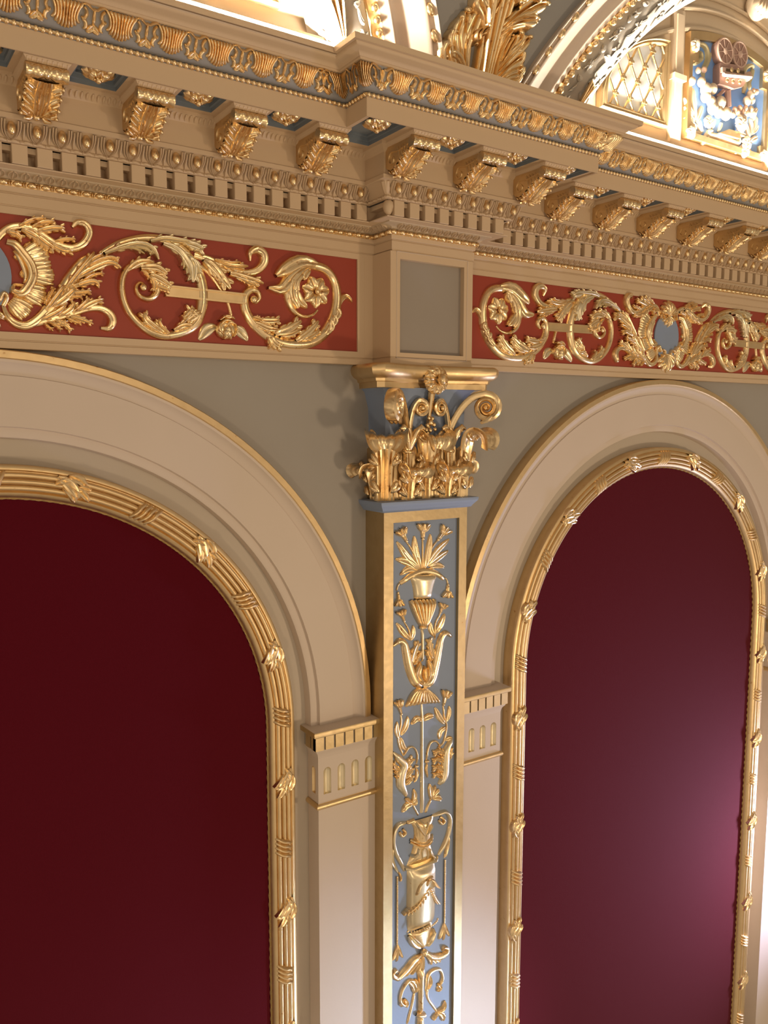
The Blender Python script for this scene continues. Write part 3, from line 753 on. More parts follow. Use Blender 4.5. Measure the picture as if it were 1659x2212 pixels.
# ------------------------------------------------------------------ brackets (modillions)
def make_modillion():
    t = thing('modillion', '', 'bracket', 'gilded brackets under the cornice')
    b = MB(); w = 0.041       # body: outline in (q,z), q measured out from the bracket wall line
    top = ZSOF-0.002; prof = [(0.112, top-0.012), (0.262, top-0.012), (0.266, top-0.022), (0.262, top-0.036), (0.250, top-0.042), (0.236, top-0.040), (0.220, top-0.044), (0.195, top-0.056), (0.172, top-0.070), (0.155, top-0.080), (0.140, top-0.083), (0.126, top-0.078), (0.112, top-0.066)]
    b.poly([prof], lambda q, z: (-w, -q, z)); b.poly([prof], lambda q, z: (w, -q, z))
    b.grid([[(-w, -q, z), (w, -q, z)] for q, z in prof], cu=True)
    b.build('scroll_body', GOLDF, t, ang=50)
    for sg in (-1, 1):         # scroll relief on the flanks
        def T(a_, c_, h, sg=sg): return (sg*(w+h), -a_, c_)
        f = MB(); c0 = (0.150, top-0.052)
        strip(f, T, [(0.245, top-0.024), (0.21, top-0.032), (0.18, top-0.036)]+[(c0[0]+0.021*math.cos(PI/2+i*0.7)*(1-i*0.085), c0[1]+0.021*math.sin(PI/2+i*0.7)*(1-i*0.085)) for i in range(10)], 0.0032, 0.004, n=40, m=4)
        for k in range(4): leaf(f, T, [(0.232-k*0.014, top-0.042-k*0.006), (0.222-k*0.013, top-0.030-k*0.002), (0.214-k*0.012, top-0.022)], 0.0045, 0.003)
        f.build('flank_scroll', GOLDF, t)
    b = MB()                   # baluster-like bolster across the front
    rr = [0.016, 0.0165, 0.012, 0.014, 0.0165, 0.014, 0.011, 0.015, 0.011, 0.014, 0.0165, 0.014, 0.012, 0.0165, 0.016]; n = len(rr)
    b.tube([(-0.047+0.094*i/(n-1), -0.256, top-0.028) for i in range(n)], rr, 14, flat=(0, 0, 1)); b.build('bolster', GOLD, t, ang=60)
    b = MB()                   # leaf wrapped under the bracket
    up_ = [(0.116, -0.074), (0.142, -0.083), (0.172, -0.070), (0.205, -0.049), (0.236, -0.040), (0.252, -0.046)]
    cum = [0]
    for k in range(5): cum.append(cum[-1]+math.hypot(up_[k+1][0]-up_[k][0], up_[k+1][1]-up_[k][1]))
    def T(u, v, h):            # v = distance from the wall end along the underside
        v = max(0, min(cum[-1]-1e-5, v)); i = max(k for k in range(5) if cum[k] <= v); f = (v-cum[i])/(cum[i+1]-cum[i])
        q = up_[i][0]+(up_[i+1][0]-up_[i][0])*f; z = up_[i][1]+(up_[i+1][1]-up_[i][1])*f
        return (u, -q-h*0.55, top+z-h*0.83)
    strip(b, T, [(0, 0.144), (0, 0.075), (0, 0.002)], [0.030, 0.036, 0.036, 0.030], 0.009, n=12, m=8)
    strip(b, T, [(0, 0.142), (0, 0.075), (0, 0.006)], [0.007, 0.010, 0.009, 0.006], 0.017, n=14, m=8, groove=0.4)
    for sg in (-1, 1):
        strip(b, T, [(sg*0.013, 0.138), (sg*0.015, 0.075), (sg*0.009, 0.015)], 0.0042, 0.015, n=12, m=5)
        for k, (v0, h) in enumerate(((0.104, 0.013), (0.072, 0.017), (0.040, 0.019), (0.012, 0.018))):
            strip(b, T, [(sg*0.008, v0-0.012), (sg*0.018, v0+0.002), (sg*0.031, v0+0.014), (sg*0.040, v0+0.022)], [0.004, 0.0085, 0.0095, 0.0040], h, n=10, m=7, groove=0.5)
            strip(b, T, [(sg*0.022, v0-0.010), (sg*0.033, v0-0.004), (sg*0.0425, v0+0.006)], [0.003, 0.0065, 0.003], h*0.85, n=8, m=5)
            b.ball(T(sg*0.0405, v0+0.021, h*0.8), 0.005, 4, 6)
        b.tube([T(sg*0.012, 0.012, 0.014), T(sg*0.020, 0.003, 0.024), T(sg*0.030, 0.012, 0.026)], [0.004, 0.007, 0.003], 7)
    b.ball(T(0, 0.004, 0.014), (0.010, 0.008, 0.009), 6, 8)
    b.build('acanthus_leaf', GOLD, t, ang=60)
    b = MB()                   # cream cap with notched leaf edge
    b.box(-0.053, 0.053, -0.276, -0.112, top-0.004, top+0.002)
    G = []
    for q, z in ((0.0, -0.004), (-0.003, -0.008), (-0.008, -0.012), (-0.012, -0.0125)):
        G.append([(-0.052-q, -0.112, top+z), (-0.052-q, -0.275-q, top+z), (0.052+q, -0.275-q, top+z), (0.052+q, -0.112, top+z)])
    b.grid(G)
    for k in range(9):
        x = -0.044+0.011*k; b.tube([(x, -0.272, top-0.005), (x, -0.266, top-0.012)], [0.0036, 0.002], 5)
    b.build('cap', CREAM, t, ang=40)
    return t
m0 = make_modillion()
lab = {}
mods = []
LL = ['gilded acanthus bracket just left of where the cornice steps forward', 'second gilded acanthus bracket left of the cornice step', 'third gilded acanthus bracket left of the cornice step', 'fourth gilded acanthus bracket left of the cornice step, leftmost of its row', 'fifth gilded bracket left of the cornice step, at or past the photo\'s left edge']
for k, x in enumerate(MODL[:4]): mods.append((x, YE, LL[k]))
for x, l in zip(MODB, ('left one of the three gilded brackets on the stepped-forward cornice', 'middle one of the three gilded brackets on the stepped-forward cornice', 'right one of the three gilded brackets on the stepped-forward cornice')): mods.append((x, YB, l))
ORD = ['first', 'second', 'third', 'fourth', 'fifth', 'sixth', 'seventh']
for k, x in enumerate(MODR[:6]): mods.append((x, YE, ORD[k]+' gilded bracket right of the stepped-forward cornice, '+('half tucked behind it' if k == 0 else 'in the row running to the right edge')))
for i, (x, y, l) in enumerate(mods):
    if i == 0: m0.location = (x, y, 0); m0['label'] = l
    else: dup(m0, (x, y, 0), l, 'gilded brackets under the cornice')

# ------------------------------------------------------------------ rosettes in the coffers
def make_rosette():
    t = thing('rosette', '', 'rosette', 'gilded rosettes in the soffit coffers')
    T = lambda a, c, h: (a, c, -h)
    b = MB(); rosette(b, T, (0, 0), 0.042, 0.014, 8, a0=0.1); b.build('outer_petals', GOLD, t, ang=60)
    b = MB(); rosette(b, T, (0, 0), 0.028, 0.014, 6, h0=0.006, a0=0.5); b.build('inner_petals', GOLD, t, ang=60)
    b = MB(); b.ball((0, 0, -0.019), 0.008, 6, 10)
    for k in range(6): b.ball((0.009*math.cos(k*1.047), 0.009*math.sin(k*1.047), -0.018), 0.0035, 4, 6)
    b.build('centre_bud', GOLD, t)
    return t
r0 = make_rosette(); zr = ZSOF+0.012
rs = []
RL = ['first', 'second', 'third', 'fourth']
for k in range(4):
    c = cof[k]; rs.append(((c[0]+c[1])/2, (c[2]+c[3])/2-0.006, 'gilded rosette in the '+RL[k]+' blue coffer left of the cornice step'))
for k, l in ((4, 'gilded rosette between the left and middle brackets of the stepped-forward cornice'), (5, 'gilded rosette between the middle and right brackets of the stepped-forward cornice')):
    c = cof[k]; rs.append(((c[0]+c[1])/2, (c[2]+c[3])/2-0.004, l))
for k in range(5):
    c = cof[6+k]; rs.append(((c[0]+c[1])/2, (c[2]+c[3])/2-0.006, 'gilded rosette in the '+['first', 'second', 'third', 'fourth', 'fifth'][k]+' blue coffer right of the stepped-forward cornice'))
c = cof[-2]; rs.append(((c[0]+c[1])/2+0.0, c[2]+0.058, 'gilded rosette in the large corner coffer at the left of the cornice step'))
c = cof[-1]; rs.append(((c[0]+c[1])/2, c[2]+0.058, 'gilded rosette in the corner coffer behind the right end of the stepped cornice'))
for i, (x, y, l) in enumerate(rs):
    if i == 0: r0.location = (x, y, zr); r0['label'] = l
    else: dup(r0, (x, y, zr), l, 'gilded rosettes in the soffit coffers')
# ------------------------------------------------------------------ frieze scrollwork
YR = YE+0.006
def conv(ox, oy, s, y):
    return lambda pts: [at(ox+a/s, oy+c/s, y) for a, c in pts]
A_ = conv(0, 440, 3.95, YR-0.010); B_ = conv(400, 480, 4.1475, YR-0.010)
KA, KB = 0.00042, 0.00050
TF = planeT(YR)
sc = thing('scroll_ornament', 'gilded acanthus scroll with rosette, rose and bar on the red frieze left of the pilaster', 'scroll ornament', 'gilded frieze scrolls', (0, 0, 0))
# stem running in from the cartouche
b = MB()
strip(b, TF, A_([(30, 860), (60, 950), (130, 1020), (230, 1040), (330, 980), (430, 880), (520, 790), (590, 680), (650, 590), (720, 500), (810, 440)]), [k*KA for k in (14, 22, 28, 30, 32, 38, 46, 52, 50, 42, 26)], 0.017, groove=0.25, m=10)
for p, w in (([(640, 640), (780, 560), (930, 505), (1030, 550)], 40), ([(740, 540), (860, 480), (960, 465), (1005, 505)], 28), ([(690, 670), (800, 610), (890, 600)], 22), ([(620, 710), (720, 680), (800, 665), (845, 705)], 34),
             ([(600, 770), (690, 760), (780, 750)], 28), ([(540, 810), (640, 795), (700, 800)], 22), ([(450, 880), (560, 800), (648, 715)], 42), ([(390, 910), (480, 790), (548, 695)], 34), ([(380, 860), (430, 770), (456, 712)], 20),
             ([(560, 720), (640, 620), (740, 500), (800, 412)], 34), ([(700, 560), (800, 470), (880, 430)], 30)):
    lobed(b, TF, A_(p), w*KA, 0.013, h0=0.010, lobes=2)
b.build('acanthus_stem', GOLD, sc, ang=60)
b = MB()
strip(b, TF, A_([(180, 1045), (340, 1010), (480, 970), (620, 930), (740, 895), (850, 890), (930, 930), (962, 1000), (930, 1062), (865, 1060)]), [k*KA for k in (26, 28, 30, 30, 26, 28, 32, 34, 26, 12)], [0.012, 0.014, 0.015, 0.018, 0.024, 0.020], groove=0.2)
for p, w in (([(330, 1000), (480, 930), (565, 865)], 30), ([(500, 965), (600, 900), (635, 835)], 32), ([(620, 935), (710, 860), (762, 800)], 28), ([(680, 910), (780, 850), (885, 815)], 34), ([(400, 1010), (500, 1030), (590, 1000)], 20),
             ([(370, 1020), (420, 1060), (445, 1070)], 16), ([(470, 990), (560, 1040), (608, 1088)], 26), ([(600, 960), (700, 990), (795, 1028)], 28), ([(560, 970), (640, 1010), (695, 1022)], 20), ([(430, 1010), (490, 1050), (520, 1080)], 18)):
    lobed(b, TF, A_(p), w*KA, 0.010, h0=0.008, lobes=2)
b.build('curling_frond', GOLD, sc, ang=60)
# big C stem with its inner volute
P1 = A_([(840, 440), (940, 372), (1050, 322), (1200, 292), (1350, 295), (1480, 338), (1570, 400)])+B_([(50, 330), (115, 430), (155, 560), (163, 680), (148, 790), (105, 890), (30, 960)])+A_([(1500, 1112), (1380, 1120), (1250, 1072), (1130, 960), (1060, 830), (1040, 690), (1070, 580), (1140, 522), (1230, 532), (1310, 600), (1345, 690), (1335, 770), (1270, 812), (1195, 785), (1165, 720), (1195, 672), (1235, 690), (1228, 728)])
b = MB(); strip(b, TF, P1, [k*KA for k in (16, 20, 24, 28, 30, 32, 34, 38, 42, 46, 46, 44, 42, 38, 34, 32, 30, 28, 27, 26, 26, 26, 28, 30, 30, 28, 24, 20, 16, 13, 11, 9)], [0.010, 0.016, 0.016, 0.017, 0.018, 0.018, 0.017, 0.015, 0.013], n=150, m=10, groove=-0.12)
c = A_([(1222, 715)])[0]; b.ball(TF(c[0], c[1], 0.012), 24*KA, 6, 10)
b.build('scroll_stem', GOLD, sc, ang=60)
b = MB()
for p, w in (([(890, 425), (1040, 370), (1180, 345), (1290, 380), (1350, 478)], 36), ([(980, 395), (1110, 380), (1230, 432)], 22), ([(1120, 370), (1230, 390), (1300, 440)], 22), ([(1280, 320), (1400, 300), (1520, 315), (1650, 335)], 34), ([(1390, 340), (1510, 400), (1590, 500), (1640, 672)], 46), ([(1450, 370), (1540, 450), (1560, 560)], 26)):
    lobed(b, TF, A_(p), w*KA, 0.013, h0=0.012, lobes=2)
for p, w in (([(0, 190), (80, 210), (158, 250)], 40), ([(20, 300), (70, 400), (62, 540)], 44), ([(50, 320), (100, 400), (118, 470)], 26)):
    lobed(b, TF, B_(p), w*KB, 0.013, h0=0.012, lobes=2)
b.build('crest_leaf', SILV, sc, ang=60)
b = MB()
for grp in ((([(1080, 570), (1180, 500), (1300, 495)], 38), ([(1200, 545), (1330, 545), (1425, 605)], 46), ([(1280, 610), (1370, 650), (1460, 715)], 44), ([(1330, 700), (1380, 720), (1440, 745)], 30), ([(1200, 570), (1240, 600), (1270, 645)], 20), ([(1270, 610), (1310, 690), (1300, 750)], 26),
             ), (([(1400, 1112), (1300, 1040), (1240, 985), (1225, 925)], 40), ([(1440, 1110), (1370, 1050), (1345, 985)], 28), ([(1480, 1080), (1560, 1040), (1640, 1045)], 34), ([(1540, 1030), (1600, 950), (1655, 890)], 34), ([(1600, 960), (1560, 970), (1560, 985)], 20))):
    for p, w in grp: lobed(b, TF, A_(p), w*KA, 0.011, h0=0.011, lobes=2)
    b.build('inner_leaf', GOLD, sc, ang=60); b = MB()
for p, w in (([(120, 870), (60, 810), (20, 790)], 34), ([(140, 800), (70, 850), (10, 890)], 34)):
    lobed(b, TF, B_(p), w*KB, 0.011, h0=0.010, lobes=2)
b.build('inner_leaf', GOLD, sc, ang=60)
# frond to the right of the C with curled tip
b = MB()
strip(b, TF, B_([(90, 285), (220, 330), (340, 390), (450, 440), (560, 452), (650, 430), (708, 365), (705, 290), (645, 248), (582, 275), (588, 345)]), [k*KB for k in (22, 26, 26, 24, 24, 28, 32, 32, 30, 22, 8)], [0.013, 0.014, 0.015, 0.02, 0.027, 0.022], n=60, m=9, groove=0.2)
for p, w in (([(170, 335), (280, 440), (400, 598)], 54), ([(200, 350), (290, 450), (330, 545)], 34), ([(290, 360), (410, 395), (560, 395)], 30), ([(260, 335), (380, 365), (495, 358)], 22), ([(400, 460), (540, 500), (698, 550)], 38), ([(470, 480), (560, 540), (630, 572)], 26)):
    lobed(b, TF, B_(p), w*KB, 0.012, h0=0.010, lobes=2)
b.build('curling_frond', GOLD, sc, ang=60)
# bar
b = MB(); q = A_([(1410, 742)])+B_([(540, 690)]); d = np.array(q[1])-np.array(q[0]); 
for off, w, h in ((0.0, 0.0155, 0.012), (0.0135, 0.0026, 0.017), (-0.0135, 0.0026, 0.017)):
    c0 = (q[0][0], q[0][1]+off); c1 = (q[1][0], q[1][1]+off)
    b.box(c0[0], c1[0], YR-h, YR, min(c0[1], c1[1])-w, max(c0[1], c1[1])+w) if False else b.add([(c0[0], YR-h, c0[1]-w), (c1[0], YR-h, c1[1]-w), (c1[0], YR-h, c1[1]+w), (c0[0], YR-h, c0[1]+w), (c0[0], YR, c0[1]-w), (c1[0], YR, c1[1]-w), (c1[0], YR, c1[1]+w), (c0[0], YR, c0[1]+w)], [(0, 1, 2, 3), (0, 4, 5, 1), (2, 6, 7, 3), (0, 3, 7, 4), (1, 5, 6, 2)])
b.build('bar', GOLDF, sc, smooth=False)
# drooping rose
b = MB(); strip(b, TF, B_([(150, 385), (240, 480), (300, 570), (380, 700), (410, 790), (420, 860)]), 12*KB, 0.009, n=30, m=6); rs_ = b.build('rose_stem', GOLD, sc)
b = MB(); cx, cz = B_([(365, 960)])[0]; r = 62*KB
for k, (dx, dz, rx, rz, h) in enumerate(((0, 0, 1, .95, .012), (-.45, -.1, .6, .75, .018), (.45, .0, .6, .8, .018), (0, -.35, .6, .6, .026), (-.05, .35, .85, .5, .018), (0.02, -.05, .5, .55, .026))):
    b.ball(TF(cx+dx*r, cz+dz*r, h*0.45), (rx*r, h, rz*r), 8, 12)
for p in ([(300, 880), (360, 840), (430, 870)], [(290, 930), (350, 880), (420, 900)], [(330, 1010), (290, 960), (300, 900)], [(340, 960), (380, 900), (440, 920)], [(420, 1030), (450, 980), (440, 920)], [(340, 1050), (370, 1010), (400, 1050)], [(330, 840), (370, 860), (420, 850)]):
    strip(b, TF, B_(p), [4*KB, 10*KB, 4*KB], 0.008, h0=0.022, n=8, m=5)
b.build('rose', GOLD, sc, ang=60)
b = MB(); leaf(b, TF, B_([(285, 930), (210, 960), (132, 1052)]), 38*KB, 0.010, groove=0.7); b.build('rose_leaf', SILV, sc, ang=60); b = MB(); leaf(b, TF, B_([(450, 940), (510, 980), (568, 1060)]), 35*KB, 0.010, groove=0.7)
b.build('rose_leaf', SILV, sc, ang=60)
# right volute round the rosette
b = MB()
P2 = B_([(602, 690), (635, 715), (668, 680), (650, 622), (595, 605), (545, 660), (545, 770), (600, 880), (700, 985), (830, 1062), (980, 1092), (1130, 1078), (1240, 1010), (1320, 900), (1360, 780), (1368, 640), (1340, 520), (1280, 435), (1190, 392), (1080, 385), (985, 440), (930, 560), (930, 680), (970, 785), (1060, 842), (1150, 830), (1200, 785)])
strip(b, TF, P2, [k*KB for k in (14, 15, 18, 22, 26, 30, 32, 34, 35, 35, 35, 36, 38, 40, 38, 34, 32, 32, 32, 33, 34, 34, 30, 22, 14, 10, 7)], [0.018, 0.016, 0.015, 0.016, 0.017, 0.017, 0.018, 0.018, 0.015, 0.008], n=140, m=10, groove=-0.12)
c = B_([(610, 695)])[0]; b.ball(TF(c[0], c[1], 0.014), 24*KB, 6, 10); b.build('scroll_stem', GOLD, sc, ang=60)
b = MB()
for p, w in (([(620, 900), (730, 950), (832, 965)], 34), ([(660, 880), (760, 885), (842, 878)], 34), ([(600, 850), (640, 860), (700, 880)], 20), ([(800, 1000), (920, 960), (1035, 885)], 46), ([(850, 1020), (950, 1000), (1030, 955)], 30), ([(990, 1065), (1100, 985), (1188, 885)], 40), ([(1060, 1055), (1140, 1010), (1200, 965)], 28), ([(760, 1020), (800, 1085), (852, 1118)], 34), ([(730, 1030), (755, 1080), (765, 1118)], 22)):
    lobed(b, TF, B_(p), w*KB, 0.010, h0=0.011, lobes=2)
for p in ([(1290, 980), (1310, 930), (1290, 870)], [(1310, 930), (1340, 880), (1320, 830)], [(1330, 880), (1370, 820), (1350, 770)], [(1240, 1010), (1290, 960), (1280, 920)]):
    leaf(b, TF, B_(p), 26*KB, 0.009, h0=0.014)
leaf(b, TF, B_([(1370, 790), (1400, 700), (1450, 662), (1505, 715)]), 24*KB, 0.014)
for p, w in (([(1180, 380), (1040, 350), (900, 420), (812, 480)], 48), ([(1060, 400), (950, 500), (860, 600), (742, 588)], 40), ([(1080, 430), (980, 520), (960, 650), (1010, 770)], 42), ([(980, 600), (1020, 700), (1085, 770)], 30), ([(1110, 420), (1070, 470), (1055, 520)], 28), ([(1000, 500), (985, 580), (1005, 630)], 28)):
    leaf(b, TF, B_(p), w*KB, 0.013, h0=0.013, groove=0.5)
b.build('volute_leaf', GOLD, sc, ang=60)
b = MB(); c = B_([(1180, 622)])[0]; rosette(b, TF, c, 104*KB, 0.018, 7, a0=0.2); b.build('rosette', GOLD, sc, ang=60)
for o in (dup(sc, (0, 0, 0), 'gilded acanthus scroll with rosette and rose on the red frieze just right of the pilaster', 'gilded frieze scrolls', scale=(-1, 1, 1)),
          dup(sc, (2*D, 0, 0), 'gilded acanthus scroll at the photo\'s right edge, right of the second blue cartouche', 'gilded frieze scrolls')): pass

# ------------------------------------------------------------------ cartouche
ct = thing('cartouche', 'gilded shell cartouche round a blue-grey field, cut by the photo\'s left edge', 'cartouche', 'gilded frieze cartouches', (-D, 0, 0))
b = MB(); cz = 0.728
el_ = [(-D+0.082*math.cos(2*PI*i/40), cz+0.098*math.sin(2*PI*i/40)) for i in range(40)]
b.poly([el_], lambda a, c: (a, YR-0.006, c)); b.grid([[(a, YR-0.006, c), (a, YR, c)] for a, c in el_], cu=True); b.build('blue_field', BLUEG, ct, smooth=False)
def part(name, m, fn, mirror=True):
    for sg in ((1, -1) if mirror else (1,)):
        b = MB(); fn(b, (lambda a, c, h, sg=sg: TF(-D+sg*(a+D), c, h))); b.build(name, m, ct, ang=60)
def f(b, T):
    for (x, z, r) in ((305, 430, 92), (365, 600, 82), (300, 765, 78), (175, 885, 74)):
        c = A_([(x, z)])[0]; c2 = A_([(x-110, z)])[0]; d = np.array(c)-np.array((-D, cz)); d /= np.linalg.norm(d); n_ = np.array((-d[1], d[0]))
        b.ball(T(c[0], c[1], 0.001), (r*KA*0.92, 0.009, r*KA*0.92), 8, 14)
        for k in range(-2, 3):
            c = np.array(A_([(x, z)])[0]); tip = c+d*r*KA*(1-0.08*abs(k))*0.9+n_*k*r*KA*0.36; base = c-d*r*KA*0.9+n_*k*r*KA*0.15
            strip(b, T, [base, (base+tip)/2+n_*k*0.001, tip], [r*KA*0.14, r*KA*0.24, r*KA*0.26, r*KA*0.12], 0.010, n=7)
part('scallop', GOLD, f)
def f(b, T):
    strip(b, T, A_([(60, 320), (130, 350), (200, 430), (262, 520), (280, 610), (245, 700), (180, 765), (110, 740), (120, 690)]), [k*KA for k in (22, 30, 34, 36, 36, 34, 30, 22, 12)], 0.020, n=50, groove=0.3, h0=0.003)
    strip(b, T, A_([(120, 400), (180, 500), (215, 600), (205, 680)]), [k*KA for k in (12, 18, 18, 8)], 0.014, n=20, h0=0.003)
    for p in ([(140, 440), (130, 455), (165, 490)], [(200, 560), (180, 600), (205, 640)], [(230, 700), (150, 690), (105, 690)]): leaf(b, T, A_(p), 14*KA, 0.012)
part('strapwork_ring', GOLD, f)
def f(b, T):
    strip(b, T, A_([(-60, 330), (60, 215), (180, 190), (300, 222), (400, 292), (500, 352), (620, 380), (715, 335), (758, 250), (725, 180), (660, 165), (620, 195)]), [k*KA for k in (26, 28, 28, 28, 28, 28, 30, 32, 32, 30, 26, 12)], [0.016, 0.016, 0.018, 0.024, 0.028, 0.022], n=60, groove=0.2)
    for p, w in (([(160, 190), (290, 140), (388, 130)], 26), ([(270, 200), (380, 160), (470, 160)], 28), ([(320, 235), (450, 210), (552, 215)], 36), ([(180, 220), (280, 270), (335, 312)], 36), ([(300, 270), (390, 340), (462, 392)], 36), ([(430, 350), (530, 400), (622, 412)], 32), ([(460, 325), (560, 305), (645, 310)], 24), ([(50, 240), (130, 260), (185, 300)], 30)):
        lobed(b, T, A_(p), w*KA, 0.012, h0=0.010, lobes=2)
part('curling_frond', GOLD, f)
def f(b, T):      # upper shell and its scrolls
    for k in range(-3, 4):
        a = math.radians(90-k*24); d = np.array([math.cos(a), math.sin(a)]); c0 = np.array([-D, cz+0.090])
        strip(b, T, [c0, c0+d*0.03, c0+d*(0.066-0.003*abs(k))], [0.004, 0.009, 0.013, 0.006], [0.020, 0.028, 0.034, 0.018], n=9, groove=0.3)
    for k in range(-2, 3):
        a = math.radians(-90+k*28); d = np.array([math.cos(a), math.sin(a)]); c0 = np.array([-D, cz+0.088])
        strip(b, T, [c0, c0+d*0.025, c0+d*(0.048-0.003*abs(k))], [0.003, 0.008, 0.010, 0.004], [0.020, 0.024, 0.020], n=9, groove=0.3)
part('crest_shell', GOLD, f, False)
def f(b, T):
    strip(b, T, [(-D+0.004, cz+0.080), (-D+0.03, cz+0.115), (-D+0.05, cz+0.105)]+[(-D+0.040+0.016*math.cos(1.2-i*0.6)*(1-i*.07), cz+0.082+0.016*math.sin(1.2-i*0.6)*(1-i*.07)) for i in range(11)], 0.0042, 0.020, n=40, m=5)
part('crest_scroll', GOLD, f)
def f(b, T):
    for k in range(-3, 4):
        a = math.radians(-90+k*20); d = np.array([math.cos(a), math.sin(a)]); c0 = np.array([-D, cz-0.075])
        strip(b, T, [c0, c0+d*0.04, c0+d*(0.084-0.004*abs(k))], [0.004, 0.010, 0.014, 0.006], [0.018, 0.024, 0.028, 0.016], n=9, groove=0.3)
part('base_shell', GOLD, f, False)
def f(b, T):
    strip(b, T, A_([(30, 870), (60, 800), (30, 760)])+[(-D+0.032+0.018*math.cos(0.5+i*0.6)*(1-i*.07), cz-0.074+0.018*math.sin(0.5+i*0.6)*(1-i*.07)) for i in range(10)], [0.008, 0.006, 0.005, 0.004], 0.022, n=40, m=6)
part('base_scroll', GOLD, f)
dup(ct, (D, 0, 0), 'gilded shell cartouche round a blue-grey field, centred over the right arch', 'gilded frieze cartouches')

# ------------------------------------------------------------------ candelabra carving on the pilaster
YP = -0.100
P_ = conv(780, 1080, 4.608, YP-0.006); Q_ = conv(780, 1480, 3.0219, YP-0.006)
KP, KQ = 0.00040, 0.00061
TP = planeT(YP)
cd = thing('candelabra_carving', 'gilded carving of urns, lilies, leaves and tassels on the pilaster\'s blue-grey panel', 'carving', None, (0, YP, -0.6))
def cpart(name, m, fn):
    b = MB(); fn(b); return b.build(name, m, cd, ang=60)
def lily(C, K, base, tip, w, name='lily'):
    def f(b):
        (bx, bz), (tx, tz) = base, tip; d = np.array([tx-bx, tz-bz], float); n = np.array([-d[1], d[0]])/np.hypot(*d)
        B0 = np.array(base, float)
        strip(b, TP, C([tuple(B0), tuple(B0+d*0.5), tuple(B0+d*0.9)]), [w*K*k for k in (0.22, 0.36, 0.5, 0.72)], 0.012, n=10, groove=0.4)
        for s in (-1, 0, 1):
            leaf(b, TP, C([tuple(B0+d*0.45+n*s*w*0.25), tuple(B0+d*0.8+n*s*w*0.65), tuple(B0+d*(1.0 if s == 0 else 0.92)+n*s*w*1.05)]), w*K*0.36, 0.011, h0=0.006)
        b.ball(TP(*C([tuple(B0)])[0], 0.005), w*K*0.25, 5, 8)
    return cpart(name, GOLD, f)
def stem(C, K, pts, w, h=0.007, name='stem', m=None): return cpart(name, m or GOLD, lambda b: strip(b, TP, C(pts), [k*K for k in w] if hasattr(w, '__len__') else w*K, h, n=max(12, 6*len(pts)), m=6))
def leaves(C, K, L_, h=0.009, name='leaf', lob=0, m=None):
    def f(b):
        for p, w in L_:
            (lobed(b, TP, C(p), w*K, h, lobes=lob) if lob else leaf(b, TP, C(p), w*K, h, groove=0.5))
    return cpart(name, m or GOLD, f)
lily(P_, KP, (618, 385), (622, 232), 62); lily(P_, KP, (455, 410), (388, 285), 60); lily(P_, KP, (770, 395), (862, 270), 60)
stem(P_, KP, [(618, 690), (618, 385)], 8); stem(P_, KP, [(590, 690), (530, 540), (455, 410)], 8); stem(P_, KP, [(645, 690), (700, 500), (770, 395)], 8)
for L_ in (([(600, 690), (550, 510), (535, 360)], 38), ([(640, 680), (680, 510), (697, 342)], 38), ([(590, 695), (470, 570), (362, 418)], 38), ([(660, 650), (770, 500), (884, 390)], 32), ([(670, 660), (770, 580), (874, 505)], 32), ([(590, 700), (470, 620), (348, 590)], 36), ([(690, 672), (760, 650), (838, 670)], 32), ([(570, 700), (480, 690), (393, 748)], 32)): leaves(P_, KP, [L_])
stem(P_, KP, [(395, 835), (500, 758), (620, 712), (740, 728), (830, 785)], [22, 30, 34, 30, 22], 0.012, 'rim')
cpart('cup', SILV, lambda b: strip(b, TP, P_([(628, 745), (622, 860), (615, 985)]), [k*KP for k in (150, 138, 120, 108, 98, 94)], 0.024, n=14, m=14))
stem(P_, KP, [(392, 825), (368, 860), (358, 905)], 8); stem(P_, KP, [(838, 775), (858, 800), (868, 840)], 8)
lily(P_, KP, (370, 925), (380, 1062), 46, 'bellflower'); lily(P_, KP, (868, 845), (858, 978), 52, 'bellflower')
def f(b):
    for i in range(7):
        x = -1+2*i/6; strip(b, TP, P_([(615+x*118, 985-x*6+8*abs(x)), (615+x*92, 1090), (615+x*52, 1190), (615+x*18, 1262)]), [k*KP for k in (21, 20, 15, 7)], 0.020+0.012*(1-x*x), n=14, m=7)
cpart('fluted_bowl', GOLD, f)
stem(P_, KP, [(582, 1272), (650, 1268)], [14, 20, 14], 0.016, 'collar')
stem(P_, KP, [(615, 1290), (615, 1450), (617, 1610)], 14, 0.010, 'stem', SILV)
stem(P_, KP, [(495, 1400), (480, 1300), (432, 1210)], 7); stem(P_, KP, [(742, 1390), (742, 1240), (782, 1150), (795, 1110)], 7)
lily(P_, KP, (432, 1205), (392, 1095), 48, 'carnation'); lily(P_, KP, (790, 1125), (822, 1028), 44, 'carnation')
for L_ in (([(490, 1390), (420, 1310), (357, 1228)], 32), ([(500, 1400), (525, 1330), (522, 1250)], 26), ([(745, 1330), (800, 1240), (838, 1135)], 34), ([(735, 1360), (700, 1290), (692, 1215)], 28)): leaves(P_, KP, [L_])
stem(P_, KP, [(610, 1850), (540, 1800), (485, 1660), (450, 1500), (430, 1430), (380, 1405), (325, 1460)], [40, 50, 50, 44, 36, 28, 12], 0.016, 'calyx_arm')
stem(P_, KP, [(620, 1850), (700, 1800), (745, 1650), (778, 1480), (800, 1375), (845, 1325), (905, 1360)], [40, 50, 48, 42, 34, 28, 14], 0.016, 'calyx_arm')
leaves(P_, KP, [([(500, 1640), (530, 1520), (572, 1400)], 44), ([(530, 1640), (575, 1560), (590, 1500)], 28), ([(720, 1590), (690, 1470), (678, 1380)], 44), ([(700, 1610), (665, 1540), (655, 1490)], 26)], 0.014, 'calyx_leaf', 2)
